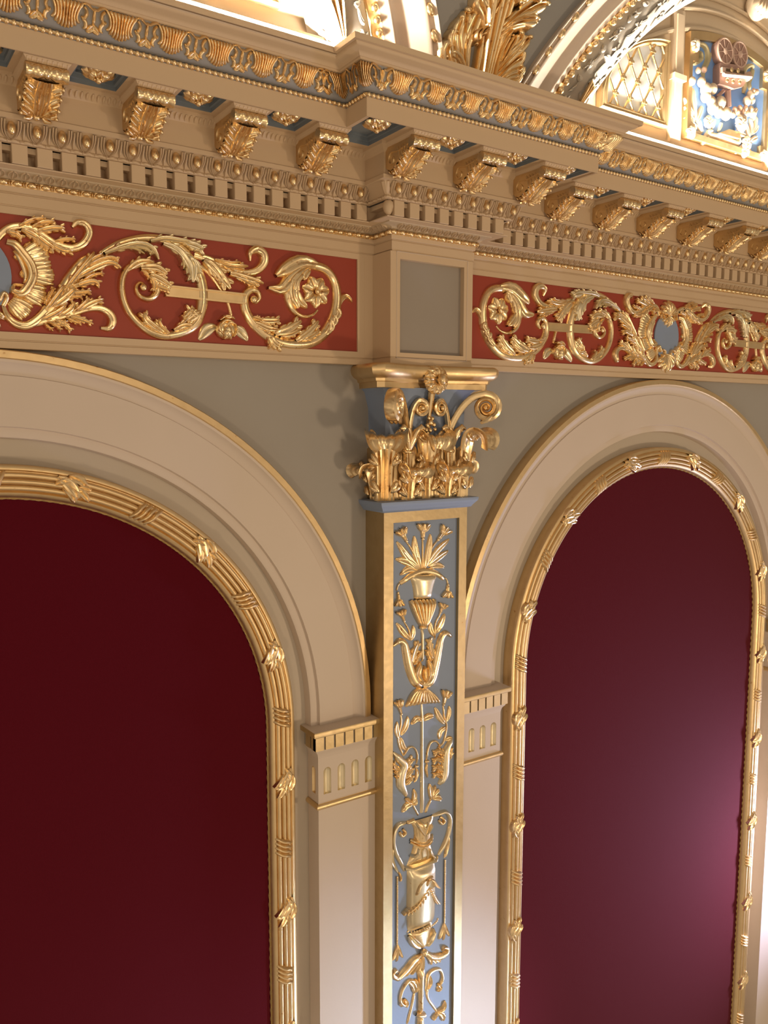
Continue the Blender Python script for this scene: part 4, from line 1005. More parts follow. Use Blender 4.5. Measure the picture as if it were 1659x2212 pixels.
leaves(P_, KP, [([(615, 1840), (560, 1740), (590, 1605)], 40), ([(640, 1840), (695, 1730), (665, 1590)], 40), ([(628, 1800), (630, 1730), (628, 1650)], 22)], 0.022, 'calyx_petal')
def f(b):
    for i in range(10):
        x = -1+2*i/9; strip(b, TP, P_([(612+x*30, 1872), (615+x*100, 1935), (618+x*165, 2052-22*(x+1)/2*2+10*abs(x))]), [k*KP for k in (7, 15, 20, 14)], 0.016+0.006*(1-x*x), n=10, m=6)
cpart('shell_skirt', GOLD, f)
stem(Q_, KQ, [(400, 125), (400, 480), (402, 835)], [8, 9, 12, 14], 0.010, 'stem', SILV)
lily(Q_, KQ, (265, 190), (238, 95), 32, 'carnation'); lily(Q_, KQ, (540, 130), (562, 30), 32, 'carnation')
leaves(Q_, KQ, [([(400, 232), (365, 222), (330, 258)], 20), ([(402, 230), (440, 208), (476, 200)], 22)], 0.012, 'bow_leaf')
stem(Q_, KQ, [(265, 190), (264, 260), (246, 340), (252, 400), (282, 462)], 6); stem(Q_, KQ, [(540, 130), (545, 200), (562, 270), (545, 360), (520, 405)], 6)
for L_ in (([(252, 360), (236, 300), (238, 240)], 17), ([(265, 330), (298, 270), (308, 205)], 19), ([(262, 345), (275, 395), (298, 428)], 17), ([(550, 255), (512, 205), (485, 148)], 20), ([(558, 245), (578, 190), (578, 138)], 17), ([(555, 275), (520, 310), (514, 355)], 19), ([(548, 360), (575, 350), (596, 342)], 16)): leaves(Q_, KQ, [L_])
stem(Q_, KQ, [(282, 465), (310, 412), (345, 408), (368, 450), (367, 515)], 6, 0.009, 'hook'); stem(Q_, KQ, [(522, 405), (492, 368), (455, 378), (436, 430), (431, 490)], 6, 0.009, 'hook')
stem(Q_, KQ, [(352, 532), (374, 530)], 10, 0.010, 'knot'); stem(Q_, KQ, [(420, 500), (444, 498)], 10, 0.010, 'knot')
leaves(Q_, KQ, [([(362, 545), (370, 580), (350, 638)], 13)], 0.010, 'pod'); leaves(Q_, KQ, [([(432, 508), (428, 555), (436, 606)], 9)], 0.010, 'pod')
stem(Q_, KQ, [(300, 722), (262, 650), (266, 580), (282, 520), (245, 480), (210, 440)], [14, 32, 34, 28, 24, 8], 0.018, 'acanthus_arm', SILV)
leaves(Q_, KQ, [([(280, 560), (310, 510), (335, 478)], 26), ([(285, 610), (315, 570), (330, 545)], 24), ([(290, 650), (318, 620), (330, 595)], 22), ([(262, 560), (225, 540), (205, 505)], 22), ([(255, 600), (235, 590), (225, 560)], 18)], 0.014, 'acanthus_lobe', 2)
stem(Q_, KQ, [(512, 652), (545, 590), (552, 500), (560, 420), (597, 342)], [14, 30, 30, 24, 8], 0.018, 'acanthus_arm', SILV)
leaves(Q_, KQ, [([(548, 460), (510, 430), (472, 448)], 24), ([(548, 500), (505, 480), (466, 500)], 24), ([(545, 570), (505, 535), (468, 545)], 24), ([(535, 610), (500, 580), (470, 590)], 22), ([(560, 500), (585, 450), (585, 410)], 20)], 0.014, 'acanthus_lobe', 2)
stem(Q_, KQ, [(378, 852), (350, 800), (335, 775)], 7); stem(Q_, KQ, [(425, 835), (440, 790), (460, 750)], 9)
leaves(Q_, KQ, [([(335, 775), (352, 730), (345, 680)], 18), ([(335, 775), (300, 790), (268, 832)], 22), ([(330, 770), (305, 750), (290, 740)], 16), ([(340, 780), (358, 770), (355, 730)], 14)], 0.013, 'flower')
leaves(Q_, KQ, [([(460, 750), (455, 690), (448, 645)], 18), ([(465, 740), (500, 735), (528, 752)], 22), ([(465, 735), (490, 700), (512, 680)], 17), ([(458, 745), (470, 690), (490, 655)], 14)], 0.013, 'flower')
# vase
cpart('vase_neck', GOLD, lambda b: strip(b, TP, Q_([(405, 868), (402, 960), (398, 1040), (395, 1150)]), [k*KQ for k in (92, 66, 58, 60, 62, 78, 108)], 0.024, n=24, m=14))
for pts, w in (([(322, 1012), (395, 1022), (472, 980)], 9), ([(322, 1030), (395, 1040), (470, 998)], 8)): stem(Q_, KQ, pts, w, [0.016, 0.029, 0.030, 0.029, 0.016], 'neck_ring')
def f(b):
    for s in (-1, 1):
        strip(b, TP, Q_([(402+s*50, 895), (402+s*30, 935), (402, 975)]), 9*KQ, 0.030, n=12, m=6); strip(b, TP, Q_([(402+s*22, 880), (402, 930)]), 8*KQ, 0.031, n=8, m=6)
        strip(b, TP, Q_([(398+s*14, 1130), (398+s*18, 1070), (398, 1045)]), 7*KQ, 0.029, n=10, m=6); strip(b, TP, Q_([(398+s*75, 1120), (398+s*42, 1090), (398+s*34, 1050)]), 9*KQ, 0.028, n=10, m=6)
cpart('neck_fold', SILV, f)
cpart('vase_body', SILV, lambda b: strip(b, TP, Q_([(395, 1172), (393, 1300), (392, 1440), (390, 1575)]), [k*KQ for k in (102, 104, 103, 104, 102, 96)], 0.036, n=26, m=18))
stem(Q_, KQ, [(285, 1200), (390, 1165), (500, 1122)], [13, 14, 13], 0.030, 'vase_lip', SILV)
stem(Q_, KQ, [(296, 900), (240, 915), (213, 990), (222, 1080), (288, 1212)], [11, 13, 14, 14, 12], 0.016, 'handle', SILV); stem(Q_, KQ, [(470, 858), (545, 828), (580, 870), (568, 975), (510, 1112)], [11, 13, 14, 14, 12], 0.016, 'handle', SILV)
stem(Q_, KQ, [(300, 900), (330, 890), (350, 880)], 12, 0.014, 'handle_scroll'); stem(Q_, KQ, [(275, 940), (290, 965), (265, 985), (255, 960)], 9, 0.014, 'handle_scroll'); stem(Q_, KQ, [(520, 860), (545, 885), (525, 905), (510, 880)], 9, 0.014, 'handle_scroll')
def f(b):
    for (a, c) in (((425, 1300), (300, 1470)), ((420, 1300), (488, 1405))):
        n = 9
        for k in range(n):
            u = k/(n-1); x = a[0]+(c[0]-a[0])*u; z = a[1]+(c[1]-a[1])*u+12*math.sin(PI*u)
            hh = 0.034*math.sqrt(max(0.05, 1-((x-393)/104)**2)); dx = (c[0]-a[0])/n; dz = (c[1]-a[1])/n
            for s in (-1, 1): leaf(b, TP, Q_([(x, z), (x+dx*0.8-dz*0.45*s, z+dz*0.8+dx*0.45*s*0.5), (x+dx*1.4-dz*0.7*s, z+dz*1.4)]), 6*KQ, 0.006, h0=hh)
cpart('leaf_swag', GOLD, f)
stem(Q_, KQ, [(330, 1370), (360, 1280), (410, 1235), (450, 1225)], [8, 14, 14, 8], 0.042, 'ribbon'); stem(Q_, KQ, [(395, 1310), (410, 1250), (440, 1250), (470, 1290), (488, 1300)], [10, 14, 12, 12, 6], 0.044, 'ribbon')
def f(b):
    for k in range(15):
        u = k/14; x = 296+196*u; z = 1600-80*u; hh = 0.037*math.sqrt(max(0.02, 1-((x-393)/106)**2)); c = Q_([(x, z)])[0]; b.ball(TP(c[0], c[1], hh), 7*KQ, 4, 7)
cpart('bead_band', GOLD, f)
cpart('vase_foot', GOLD, lambda b: strip(b, TP, Q_([(390, 1585), (395, 1640), (400, 1712)]), [k*KQ for k in (94, 82, 60, 22)], 0.022, n=14, m=12))
leaves(Q_, KQ, [([(402, 1705), (402, 1640), (402, 1572)], 24), ([(390, 1702), (350, 1680), (312, 1636)], 30), ([(415, 1700), (450, 1650), (474, 1588)], 26)], 0.026, 'foot_leaf', 0, SILV)
def rope(x0, z0, x1, z1):
    def f(b):
        n = 44
        for k in range(n):
            u = k/(n-1); c = Q_([(x0+(x1-x0)*u, z0+(z1-z0)*u)])[0]; b.ball(TP(c[0], c[1], 0.005), 7.0*KQ, 5, 7)
    return cpart('bead_string', GOLD, f)
rope(237, 1255, 236, 1690); rope(549, 1145, 545, 1550)
leaves(Q_, KQ, [([(208, 1060), (205, 1150), (248, 1235)], 15)], 0.012, 'cord_leaf', 0, SILV); leaves(Q_, KQ, [([(575, 985), (565, 1060), (545, 1130)], 14)], 0.012, 'cord_leaf')
leaves(Q_, KQ, [([(252, 1225), (262, 1260), (255, 1285)], 10)], 0.010, 'cord_leaf')
def tassel(x, z0, z1):
    leaves(Q_, KQ, [([(x, z0), (x-2, (z0+z1)/2), (x-6, z1)], 13), ([(x, z0), (x-16, z0+60), (x-36, z1-6)], 12), ([(x, z0), (x+18, z0+55), (x+34, z0+88)], 12)], 0.011, 'tassel')
tassel(240, 1695, 1808); tassel(545, 1555, 1668)
cpart('knot', GOLD, lambda b: b.ball(TP(*Q_([(403, 1738)])[0], 0.014), (24*KQ, 0.016, 24*KQ), 8, 12))
stem(Q_, KQ, [(400, 1760), (345, 1800), (290, 1870), (240, 1912), (207, 1893), (222, 1862), (245, 1875)], [14, 24, 26, 20, 14, 11, 8], 0.016, 'wing_scroll'); stem(Q_, KQ, [(412, 1745), (465, 1775), (520, 1772), (560, 1745), (562, 1718), (538, 1712), (534, 1735)], [14, 24, 24, 16, 12, 10, 7], 0.016, 'wing_scroll')
leaves(Q_, KQ, [([(385, 1780), (330, 1850), (282, 1905)], 15), ([(392, 1790), (355, 1850), (325, 1892)], 14), ([(398, 1790), (380, 1850), (362, 1880)], 13), ([(425, 1765), (455, 1800), (452, 1825)], 13), ([(440, 1770), (480, 1800), (490, 1818)], 13), ([(455, 1770), (500, 1795), (522, 1800)], 13), ([(405, 1770), (402, 1830), (398, 1870)], 18)], 0.014, 'wing_feather')
stem(Q_, KQ, [(396, 1855), (392, 1950), (390, 2050), (388, 2145)], [30, 18, 16, 18], 0.018, 'baluster'); stem(Q_, KQ, [(362, 2152), (418, 2148)], [14, 20, 14], 0.022, 'collar'); stem(Q_, KQ, [(390, 2165), (390, 2260)], [20, 26, 28], 0.018, 'baluster')
stem(Q_, KQ, [(375, 1945), (320, 1932), (275, 1985), (258, 2060), (285, 2092), (298, 2070)], [12, 11, 10, 10, 9, 9], 0.011, 'hook'); stem(Q_, KQ, [(430, 2000), (440, 1900), (480, 1860), (520, 1862), (534, 1920), (500, 1985)], [10, 14, 11, 10, 10, 8], 0.011, 'hook')
leaves(Q_, KQ, [([(352, 2015), (345, 1960), (305, 1930)], 22), ([(355, 2010), (370, 1960), (355, 1920)], 16)], 0.014, 'flower'); leaves(Q_, KQ, [([(430, 1990), (455, 1940), (440, 1880)], 16), ([(285, 2050), (300, 2080), (290, 2105)], 14), ([(275, 2050), (262, 2085), (262, 2100)], 10), ([(500, 1950), (520, 1975), (495, 2000)], 14)], 0.014, 'flower')
stem(Q_, KQ, [(352, 2010), (335, 2100), (305, 2215)], 9); stem(Q_, KQ, [(435, 1985), (442, 2050), (500, 2135)], 10)
leaves(Q_, KQ, [([(500, 2130), (540, 2110), (548, 2062)], 18), ([(500, 2135), (535, 2160), (530, 2195)], 22), ([(500, 2140), (480, 2170), (465, 2185)], 16)], 0.014, 'flower')
# ------------------------------------------------------------------ vault above the cornice
LEAN = 0.40
def vy(y0, z): return y0-LEAN*(z-1.43)-0.25*max(0, z-1.75)
def ribpt(t_, th, dy=0.0):      # t_: 0 outer moulding .. 1 inner edge of the silvered band
    R = 1.335-0.422*t_; zc = 0.81+0.23*t_; y0 = -0.38+0.11*t_-dy
    z = zc+R*math.sin(th); return (R*math.cos(th), vy(y0, z), z)
def rib_grid(b, prof, side, c0, mi=0, n=40, th1=None):
    G = []
    for i in range(n+1):
        row = []
        for t_, dy in prof:
            R = 1.335-0.422*t_; zc = 0.81+0.23*t_
            a0 = math.asin(max(-1, min(1, (1.30-zc)/R))); th = a0+(math.radians(72)-a0)*i/n
            x, y, z = ribpt(t_, th, dy); row.append((c0+side*x, y, z))
        G.append(row)
    b.grid(G, mi=mi)
# blue-grey field between the two arch ribs
b = MB(); G = []
for i in range(13):
    z = 1.30+0.75*i/12; zc, R = 0.80, 1.355
    hx = D-math.sqrt(max(0, R*R-(z-zc)**2)) if z-zc < R else D
    G.append([((hx+0.02)*(-1+2*j/8), vy(-0.372, z), z) for j in range(9)])
b.grid(G); tag(b.build('ceiling', VAULTC), kind='structure')
for c0, side, lb in ((D, -1, 'moulded rib arch with gold studs and silvered leaf band, right of the big gilded leaf'), (-D, 1, 'moulded rib arch with gold studs and silvered leaf band, left of the big gilded leaf')):
    t = thing('rib_arch', lb, 'arch', 'studded arches over the cornice', (c0+side*1.0, -0.35, 1.334))
    b = MB(); rib_grid(b, [(-0.055, -0.02), (-0.055, 0.012), (-0.045, 0.016), (-0.030, 0.014), (-0.026, 0.006), (0.026, 0.004), (0.030, 0.012), (0.05, 0.014), (0.07, 0.010), (0.13, 0.004), (0.20, 0.0), (0.26, 0.0), (0.30, 0.006), (0.33, 0.016), (0.355, 0.018), (0.375, 0.012), (0.40, 0.010), (0.42, 0.012)], side, c0)
    b.build('rib_molding', ARCHC, t, ang=50)
    b = MB(); rib_grid(b, [(0.42, 0.012), (0.43, 0.008), (0.50, 0.008), (0.51, 0.0)], side, c0); b.build('stud_channel', GOLDF, t)
    b = MB()
    for k in range(30):
        th = math.radians(20)+k*0.0255; x, y, z = ribpt(0.465, th, 0.018)
        if z < 1.30: continue
        b = MB(); b.ball((c0+side*x, y, z), 0.0115, 6, 9); b.build('round_stud', GOLD, t)
    b = MB()
    for k in range(16):
        th = math.radians(18)+k*0.047; x, y, z = ribpt(0.0, th, 0.010)
        if z < 1.30: continue
        b = MB(); b.ball((c0+side*x, y, z), (0.011, 0.010, 0.019), 6, 9, rot=Matrix.Rotation(side*(-th)*1.0, 3, 'Y')); b.build('oval_stud', GOLD, t)
    # silvered band with carved flowers and leaves
    b = MB(); rib_grid(b, [(0.51, 0.0), (0.56, 0.012), (0.68, 0.030), (0.82, 0.032), (0.93, 0.018), (1.0, 0.0)], side, c0, n=50); b.build('silvered_band', SILVER, t, ang=60)
    b = MB(); rnd_ = random.Random(5)
    def TS(u, v, h):
        R = 1.335-0.422*v; zc = 0.81+0.23*v; a0 = math.asin(max(-1, min(1, (1.30-zc)/R))); th = a0+u/1.0
        x, y, z = ribpt(v, th, 0.010+0.022*math.sin(PI*(v-0.5)/0.5)+h); return (c0+side*x, y, z)
    for k in range(26):
        u0 = 0.02+k*0.036
        for v0, r in ((0.60, 0.020), (0.76, 0.026), (0.92, 0.020)):
            uu = u0+rnd_.uniform(-.008, .008)+(0.018 if v0 == 0.76 else 0); vv = v0+rnd_.uniform(-.02, .02)
            if (k+int(v0*10)) % 3 == 0:
                for q in range(5):
                    a = q*1.257+rnd_.random(); p = [(uu, vv), (uu+math.cos(a)*r*0.5, vv+math.sin(a)*r*1.2), (uu+math.cos(a)*r, vv+math.sin(a)*r*2.3)]
                    strip(b, TS, p, [0.003, 0.008, 0.004], 0.009, n=6, m=5, groove=0.3)
                b.ball(TS(uu, vv, 0.008), 0.005, 4, 6)
            else:
                a = rnd_.uniform(0, 6.28); p = [(uu-math.cos(a)*r, vv-math.sin(a)*r*2), (uu+rnd_.uniform(-.006, .006), vv+0.01), (uu+math.cos(a)*r, vv+math.sin(a)*r*2)]
                strip(b, TS, p, [0.002, 0.009, 0.008, 0.002], 0.008, n=8, m=5, groove=0.5)
    b.build('band_flowers', SILVER, t, ang=60)
    b = MB()          # small gilded leaf tied on the band
    for s in (-1, 0, 1): strip(b, TS, [(0.10, 0.80+s*0.01), (0.16, 0.80+s*0.03), (0.215, 0.80+s*0.055)], [0.004, 0.010, 0.014, 0.006], 0.022, n=9, m=6)
    strip(b, TS, [(0.06, 0.79), (0.10, 0.80)], [0.012, 0.006], 0.02, n=6, m=6); b.build('gilded_tie_leaf', GOLD, t, ang=60)

# ---- lunette walls
LY = -0.262
b = MB()
for xa, xb in ((-2.6, -0.40), (0.40, 3.25)):
    b.grid([[(xa, LY, 1.30), (xb, LY, 1.30)], [(xa, LY, 2.4), (xb, LY, 2.4)]])
    b.grid([[(xa, LY+0.5, 1.30), (xb, LY+0.5, 1.30)], [(xa, LY-0.15, 1.318), (xb, LY-0.15, 1.318)]])
tag(b.build('wall_lunette', PLAST, smooth=False), kind='structure')
# plinth, arched cornice bands and pilaster strips of the lunette
def lun_trim(c0, nm):
    b = MB()
    for (r, w, dp) in ((1.0, 0.020, 0.022), (1.07, 0.016, 0.030), (1.12, 0.014, 0.020), (1.20, 0.022, 0.036), (1.28, 0.014, 0.024), (1.36, 0.020, 0.03)):
        pts = []
        for i in range(33):
            th = math.radians(90+(-34+68*i/32)); pts.append((c0+r*1.02*math.cos(th), LY-dp*0.4, 1.895-1.0+r*math.sin(th)-0.01))
        b.tube(pts, [w*0.5]*33, 8)
    for xa, xb in ((c0-1.6, c0+1.6),): b.box(xa, xb, LY-0.025, LY+0.01, 1.335, 1.385); b.box(xa, xb, LY-0.040, LY+0.01, 1.385, 1.40); b.box(xa, xb, LY-0.030, LY+0.01, 1.40, 1.412)
    for sg in (-1, 1):
        x0, x1 = sorted((c0+sg*0.352, c0+sg*0.292)); b.box(x0, x1, LY-0.020, LY+0.01, 1.41, 1.90); b.box(x0+0.012, x1-0.012, LY-0.026, LY+0.01, 1.44, 1.88)
        b.box(x0-0.006, x1+0.006, LY-0.034, LY+0.01, 1.645, 1.665)
    o = b.build(nm, PLAST, ang=30); tag(o, kind='structure')
lun_trim(D, 'trim_1'); lun_trim(-D, 'trim_2')

# ---- latticed openings
def lattice(cx0, sg, label):
    """sg=+1: upright side to the right"""
    t = thing('lattice_window', label, 'window grille', 'gilded lattice openings', (cx0, LY, 1.44))
    x1 = cx0; W_ = 0.372; zb = 1.462; zt = 1.775
    def X(a): return x1-sg*a       # a: distance from the upright side
    outl = [(0, zb), (0, zt)]+[(W_*u, zb+(zt-zb)*math.sqrt(max(0, 1-(u*0.985)**1.75))) for u in [i/18 for i in range(1, 19)]]+[(W_, zb)]
    ins = 0.026
    cxm, czm = 0.14, zb+0.13
    inn = [(max(ins, min(W_-ins*1.6, a+(cxm-a)*0.13)), max(zb+ins, min(zt-ins, z+(czm-z)*0.13))) for a, z in outl]
    b = MB(); b.poly([outl], lambda a, c: (X(a), LY-0.004, c)); b.build('pale_blue_backing', LATT, t, smooth=False)
    b = MB(); n = len(outl)
    b.grid([[(X(a[0]), LY-0.002, a[1]), (X(a[0]), LY-0.022, a[1]), (X(a[0]*.8+c[0]*.2), LY-0.027, a[1]*.8+c[1]*.2), (X(a[0]*.55+c[0]*.45), LY-0.021, a[1]*.55+c[1]*.45), (X(a[0]*.3+c[0]*.7), LY-0.024, a[1]*.3+c[1]*.7), (X(c[0]), LY-0.018, c[1]), (X(c[0]), LY-0.004, c[1])] for a, c in zip(outl, inn)], cu=True)
    b.build('frame', GOLDF, t, ang=50)
    def inside(a, z):
        k = False; j = len(inn)-1
        for i in range(len(inn)):
            (ax, az), (bx, bz) = inn[i], inn[j]
            if (az > z) != (bz > z) and a < (bx-ax)*(z-az)/(bz-az)+ax: k = not k
            j = i
        return k
    b = MB(); pit = 0.078; bl = MB()
    for fam in (1, -1):
        for k in range(-8, 14):
            run = []
            for i in range(260):
                z = zb+0.0013*i*1.0; a = k*pit+fam*(z-zb)*0.62+0.02
                if inside(a, z): run.append((a, z))
            if len(run) > 6:
                p, q = run[0], run[-1]; pe = 0.0045
                b.tube([(X(p[0]), LY-0.016, p[1]), (X(q[0]), LY-0.016, q[1])], pe, 6)
    for k in range(-8, 14):
        for j in range(0, 12):
            z = zb+j*pit/2/0.62; a = k*pit+(j % 2)*pit/2+0.02
            if inside(a, z):
                for s2 in ((0, 0, .0085), (.009, 0, .006), (-.009, 0, .006), (0, .010, .006), (0, -.010, .006)): bl.ball((X(a+s2[0]), LY-0.022, z+s2[1]), s2[2], 4, 6)
    b.build('lattice_bars', GOLD, t); bl.build('lattice_bosses', GOLD, t)
lattice(0.995, 1, 'gilded lattice opening with pale blue backing, left of the film camera panel')
lattice(-1.0, -1, 'gilded lattice opening partly in view at the photo\'s top edge, left of the silvered rib')

# ---- film camera panel
fp = thing('relief_panel', 'sky blue relief panel in a gold frame with eared corners, above the right arch', 'panel', None, (D, LY, 1.46))
xa, xb, zb = 1.108, 1.645, 1.452
def ztop(x): return 1.872-0.16*((x-1.376)/0.27)**2*0.22*1.0
b = MB(); topo = [(xa+(xb-xa)*i/16, ztop(xa+(xb-xa)*i/16)) for i in range(17)]
ear = 0.046; w = 0.020
outl = [(xa, zb), (xb, zb)]+list(reversed(topo))
ti = [(xa+ear+0.008+(xb-xa-2*ear-0.016)*i/12, ztop(xa+ear+(xb-xa-2*ear)*i/12)-0.03) for i in range(13)]
inn = [(xa+w+ear*0.6, zb+0.022), (xb-w-ear*0.6, zb+0.022), (xb-w-ear*0.6, zb+0.055), (xb-w, zb+0.055), (xb-w, 1.735), (xb-ear-0.008, 1.735)]+list(reversed(ti))+[(xa+ear+0.008, 1.735), (xa+w, 1.735), (xa+w, zb+0.055), (xa+w+ear*0.6, zb+0.055)]
b.poly([outl, inn], lambda a, c: (a, LY-0.026, c))
b.grid([[(a, LY-0.026, c), (a, LY-0.001, c)] for a, c in outl], cu=True); b.grid([[(a, LY-0.026, c), (a, LY-0.010, c)] for a, c in inn], cu=True)
b.build('frame', GOLDF, fp, smooth=False)
b = MB(); b.poly([outl], lambda a, c: (a, LY-0.011, c)); b.build('blue_ground', BLUE, fp, smooth=False)
TL = planeT(LY-0.024)
for (x, z) in ((xa+0.026, 1.790), (xb-0.026, 1.790), (xa+0.022, zb+0.018), (xb-0.020, zb+0.018)):
    b = MB(); rosette(b, TL, (x, z), 0.026, 0.018, 5, a0=PI/2); b.ball(TL(x, z+0.004, 0.016), (0.008, 0.008, 0.014), 5, 7); b.build('corner_flower', PLAST, fp, ang=60)
C_ = lambda pts: [at(1460+a/7.372, 60+c/7.372, LY-0.02) for a, c in pts]
TC = planeT(LY-0.011)
KC = 0.00028
# the movie camera
mc = thing('movie_camera_relief', 'mauve relief of an old film camera with two reels on a tripod', 'relief', None, (1.38, LY-0.02, 1.72))
def P2d(p): return C_([p])[0]
for p, in (((715, 400),), ((950, 455),)):
    cx, cz = P2d(p); b = MB(); r = 0.050
    n = 28; o1 = [(cx+r*math.cos(2*PI*i/n), cz+r*math.sin(2*PI*i/n)) for i in range(n)]
    b.poly([o1], lambda a, c: (a, LY-0.038, c)); b.grid([[(a, LY-0.010, c), (a, LY-0.038, c)] for a, c in o1], cu=True)
    reel = b.build('reel', MAUVE, mc, ang=40)
    b = MB(); ring = [(cx+(r-0.003)*math.cos(2*PI*i/n), LY-0.039, cz+(r-0.003)*math.sin(2*PI*i/n)) for i in range(n+1)]; b.tube(ring, 0.0042, 7, cap=False)
    for k in range(8):
        a = 2*PI*k/8+0.3; b.tube([(cx+0.013*math.cos(a), LY-0.040, cz+0.013*math.sin(a)), (cx+(r-0.004)*math.cos(a), LY-0.040, cz+(r-0.004)*math.sin(a))], 0.0022, 6)
    b.ball((cx, LY-0.040, cz), (0.014, 0.006, 0.014), 6, 10); b.build('reel_spokes', MAUVEL, reel)
def slab(b, pts, y0, y1):
    q = C_(pts); b.poly([q], lambda a, c: (a, y1, c)); b.grid([[(a, y0, c), (a, y1, c)] for a, c in q], cu=True)
b = MB(); slab(b, [(640, 580), (1000, 640), (985, 800), (1030, 900), (985, 970), (850, 1000), (755, 960), (615, 920), (620, 640)], LY-0.010, LY-0.042); b.build('camera_body', MAUVE, mc, smooth=False)
b = MB(); slab(b, [(625, 670), (985, 735), (985, 800), (625, 745)], LY-0.040, LY-0.052); b.tube([(*(lambda q: (q[0], LY-0.052, q[1]))(P2d((640, 790))),), (*(lambda q: (q[0], LY-0.052, q[1]))(P2d((1075, 830))),)], 0.008, 8); b.build('film_gate', MAUVEL, mc, smooth=False)
b = MB(); q0, q1 = P2d((985, 770)), P2d((1085, 800)); b.tube([(q0[0], LY-0.035, q0[1]), (q1[0]-0.008, LY-0.035, q1[1]), (q1[0], LY-0.035, q1[1])], [0.012, 0.013, 0.020], 12); b.build('lens', MAUVEL, mc)
b = MB(); q0, q1 = P2d((680, 715)), P2d((975, 760)); b.add([(q0[0], LY-0.0525, q0[1]-0.006), (q1[0], LY-0.0525, q1[1]-0.006), (q1[0], LY-0.0525, q1[1]+0.006), (q0[0], LY-0.0525, q0[1]+0.006)], [(0, 1, 2, 3)]); b.build('dark_slot', DARK, mc, smooth=False)
for p in ((765, 720), (865, 735), (728, 865), (822, 882), (928, 893)):
    q = P2d(p); b = MB(); b.ball((q[0], LY-0.054 if p[1] < 800 else LY-0.044, q[1]), (0.010, 0.006, 0.010), 6, 10); b.build('gilt_knob', GOLD, mc)
b = MB()
for a, c in (((745, 1010), (640, 1110)), ((790, 1010), (800, 1270)), ((830, 1000), (850, 1260))):
    p, q = P2d(a), P2d(c); b = MB(); b.tube([(p[0], LY-0.024, p[1]), (q[0], LY-0.022, q[1])], 0.0075, 8); b.build('tripod_leg', MAUVE, mc)
# garland of fruit
gl = thing('fruit_garland', 'ivory swag of fruit and flowers hung from ribbons in front of the film camera', 'garland', None, (1.38, LY-0.03, 1.6))
fr = [(330, 690, 44, 'b'), (425, 680, 44, 'b'), (370, 880, 70, 'p'), (430, 1000, 92, 'p'), (540, 990, 78, 'p'), (430, 1110, 84, 'p'), (520, 1190, 76, 'p'), (660, 1210, 90, 'p'), (540, 1300, 88, 'p'), (640, 1360, 80, 'p'), (750, 1385, 92, 'p'),
      (880, 1400, 46, 'p'), (910, 1310, 42, 'b'), (960, 1360, 44, 'b'), (990, 1290, 44, 'b'), (1040, 1350, 46, 'b'), (1080, 1290, 44, 'b'), (1010, 1420, 40, 'b'), (1120, 1370, 48, 'p'), (1160, 1310, 52, 'p'), (1190, 1380, 62, 'p'), (1090, 1180, 70, 'p'), (1150, 1080, 66, 'p'), (1180, 1170, 54, 'p'), (1255, 1030, 42, 'b'), (1215, 1000, 30, 'b'), (1060, 1450, 44, 'p'), (225, 860, 58, 'p')]
for x, z, r, k in fr:
    q = P2d((x, z)); rr = r*KC; b = MB(); b.ball((q[0], LY-0.022-rr*0.45, q[1]), (rr*0.95, rr*0.8, rr), 10, 14); b.build('fruit', BLUSH if k == 'b' else PLAST, gl)
b = MB(); q = P2d((990, 1540)); rosette(b, planeT(LY-0.03), q, 0.036, 0.022, 8); rosette(b, planeT(LY-0.04), q, 0.020, 0.016, 6); b.build('open_flower', PLAST, gl, ang=60)
b = MB(); q = P2d((1120, 1840)); rosette(b, planeT(LY-0.018), q, 0.030, 0.020, 5); b.build('open_flower', PLAST, gl, ang=60)
b = MB(); q = P2d((1090, 1960)); rosette(b, planeT(LY-0.018), q, 0.030, 0.018, 5, a0=0.9); b.build('open_flower', PLAST, gl, ang=60)
b = MB(); q = P2d((510, 1500)); rosette(b, planeT(LY-0.018), q, 0.026, 0.018, 5); b.build('open_flower', PLAST, gl, ang=60)
def lfs(name, m, L_, lob=0, h=0.012):
    b = MB()
    for p, w in L_: (lobed(b, TC, C_(p), w*KC, h, lobes=lob) if lob else leaf(b, TC, C_(p), w*KC, h))
    b.build(name, m, gl, ang=60)
lfs('palm_spray', PLAST, [([(330, 1480), (310, 1200), (290, 950)], 46), ([(300, 1400), (220, 1250), (160, 1100)], 44), ([(320, 1500), (240, 1400), (165, 1240)], 46), ([(360, 1600), (260, 1520), (165, 1410)], 60), ([(230, 1150), (230, 1000), (215, 880)], 40), ([(340, 1500), (400, 1350), (440, 1240)], 46), ([(420, 1690), (330, 1700), (240, 1730)], 64), ([(430, 1680), (400, 1560), (380, 1450)], 50), ([(560, 1640), (500, 1740), (440, 1860)], 50), ([(600, 1600), (620, 1500), (630, 1450)], 30), ([(690, 1650), (730, 1560), (735, 1500)], 26)])
lfs('palm_spray', PLAST, [([(1180, 1750), (1150, 1600), (1110, 1500)], 38), ([(1190, 1740), (1220, 1560), (1190, 1440)], 40), ([(1220, 1700), (1280, 1560), (1300, 1400)], 36), ([(1230, 1700), (1300, 1600), (1310, 1540)], 34), ([(1250, 1480), (1270, 1350), (1310, 1270)], 44), ([(1200, 1800), (1270, 1760), (1310, 1740)], 44), ([(1110, 1900), (1030, 1930), (960, 1980)], 50), ([(1120, 1900), (1180, 1960), (1200, 2030)], 50), ([(1130, 1720), (1070, 1690), (1010, 1680)], 44)])
def rb(name, p, w, m=OLIVE, h=0.014): 
    b = MB(); strip(b, TC, C_(p), w*KC if not hasattr(w, '__len__') else [k*KC for k in w], h, n=30, m=6); b.build(name, m, gl)
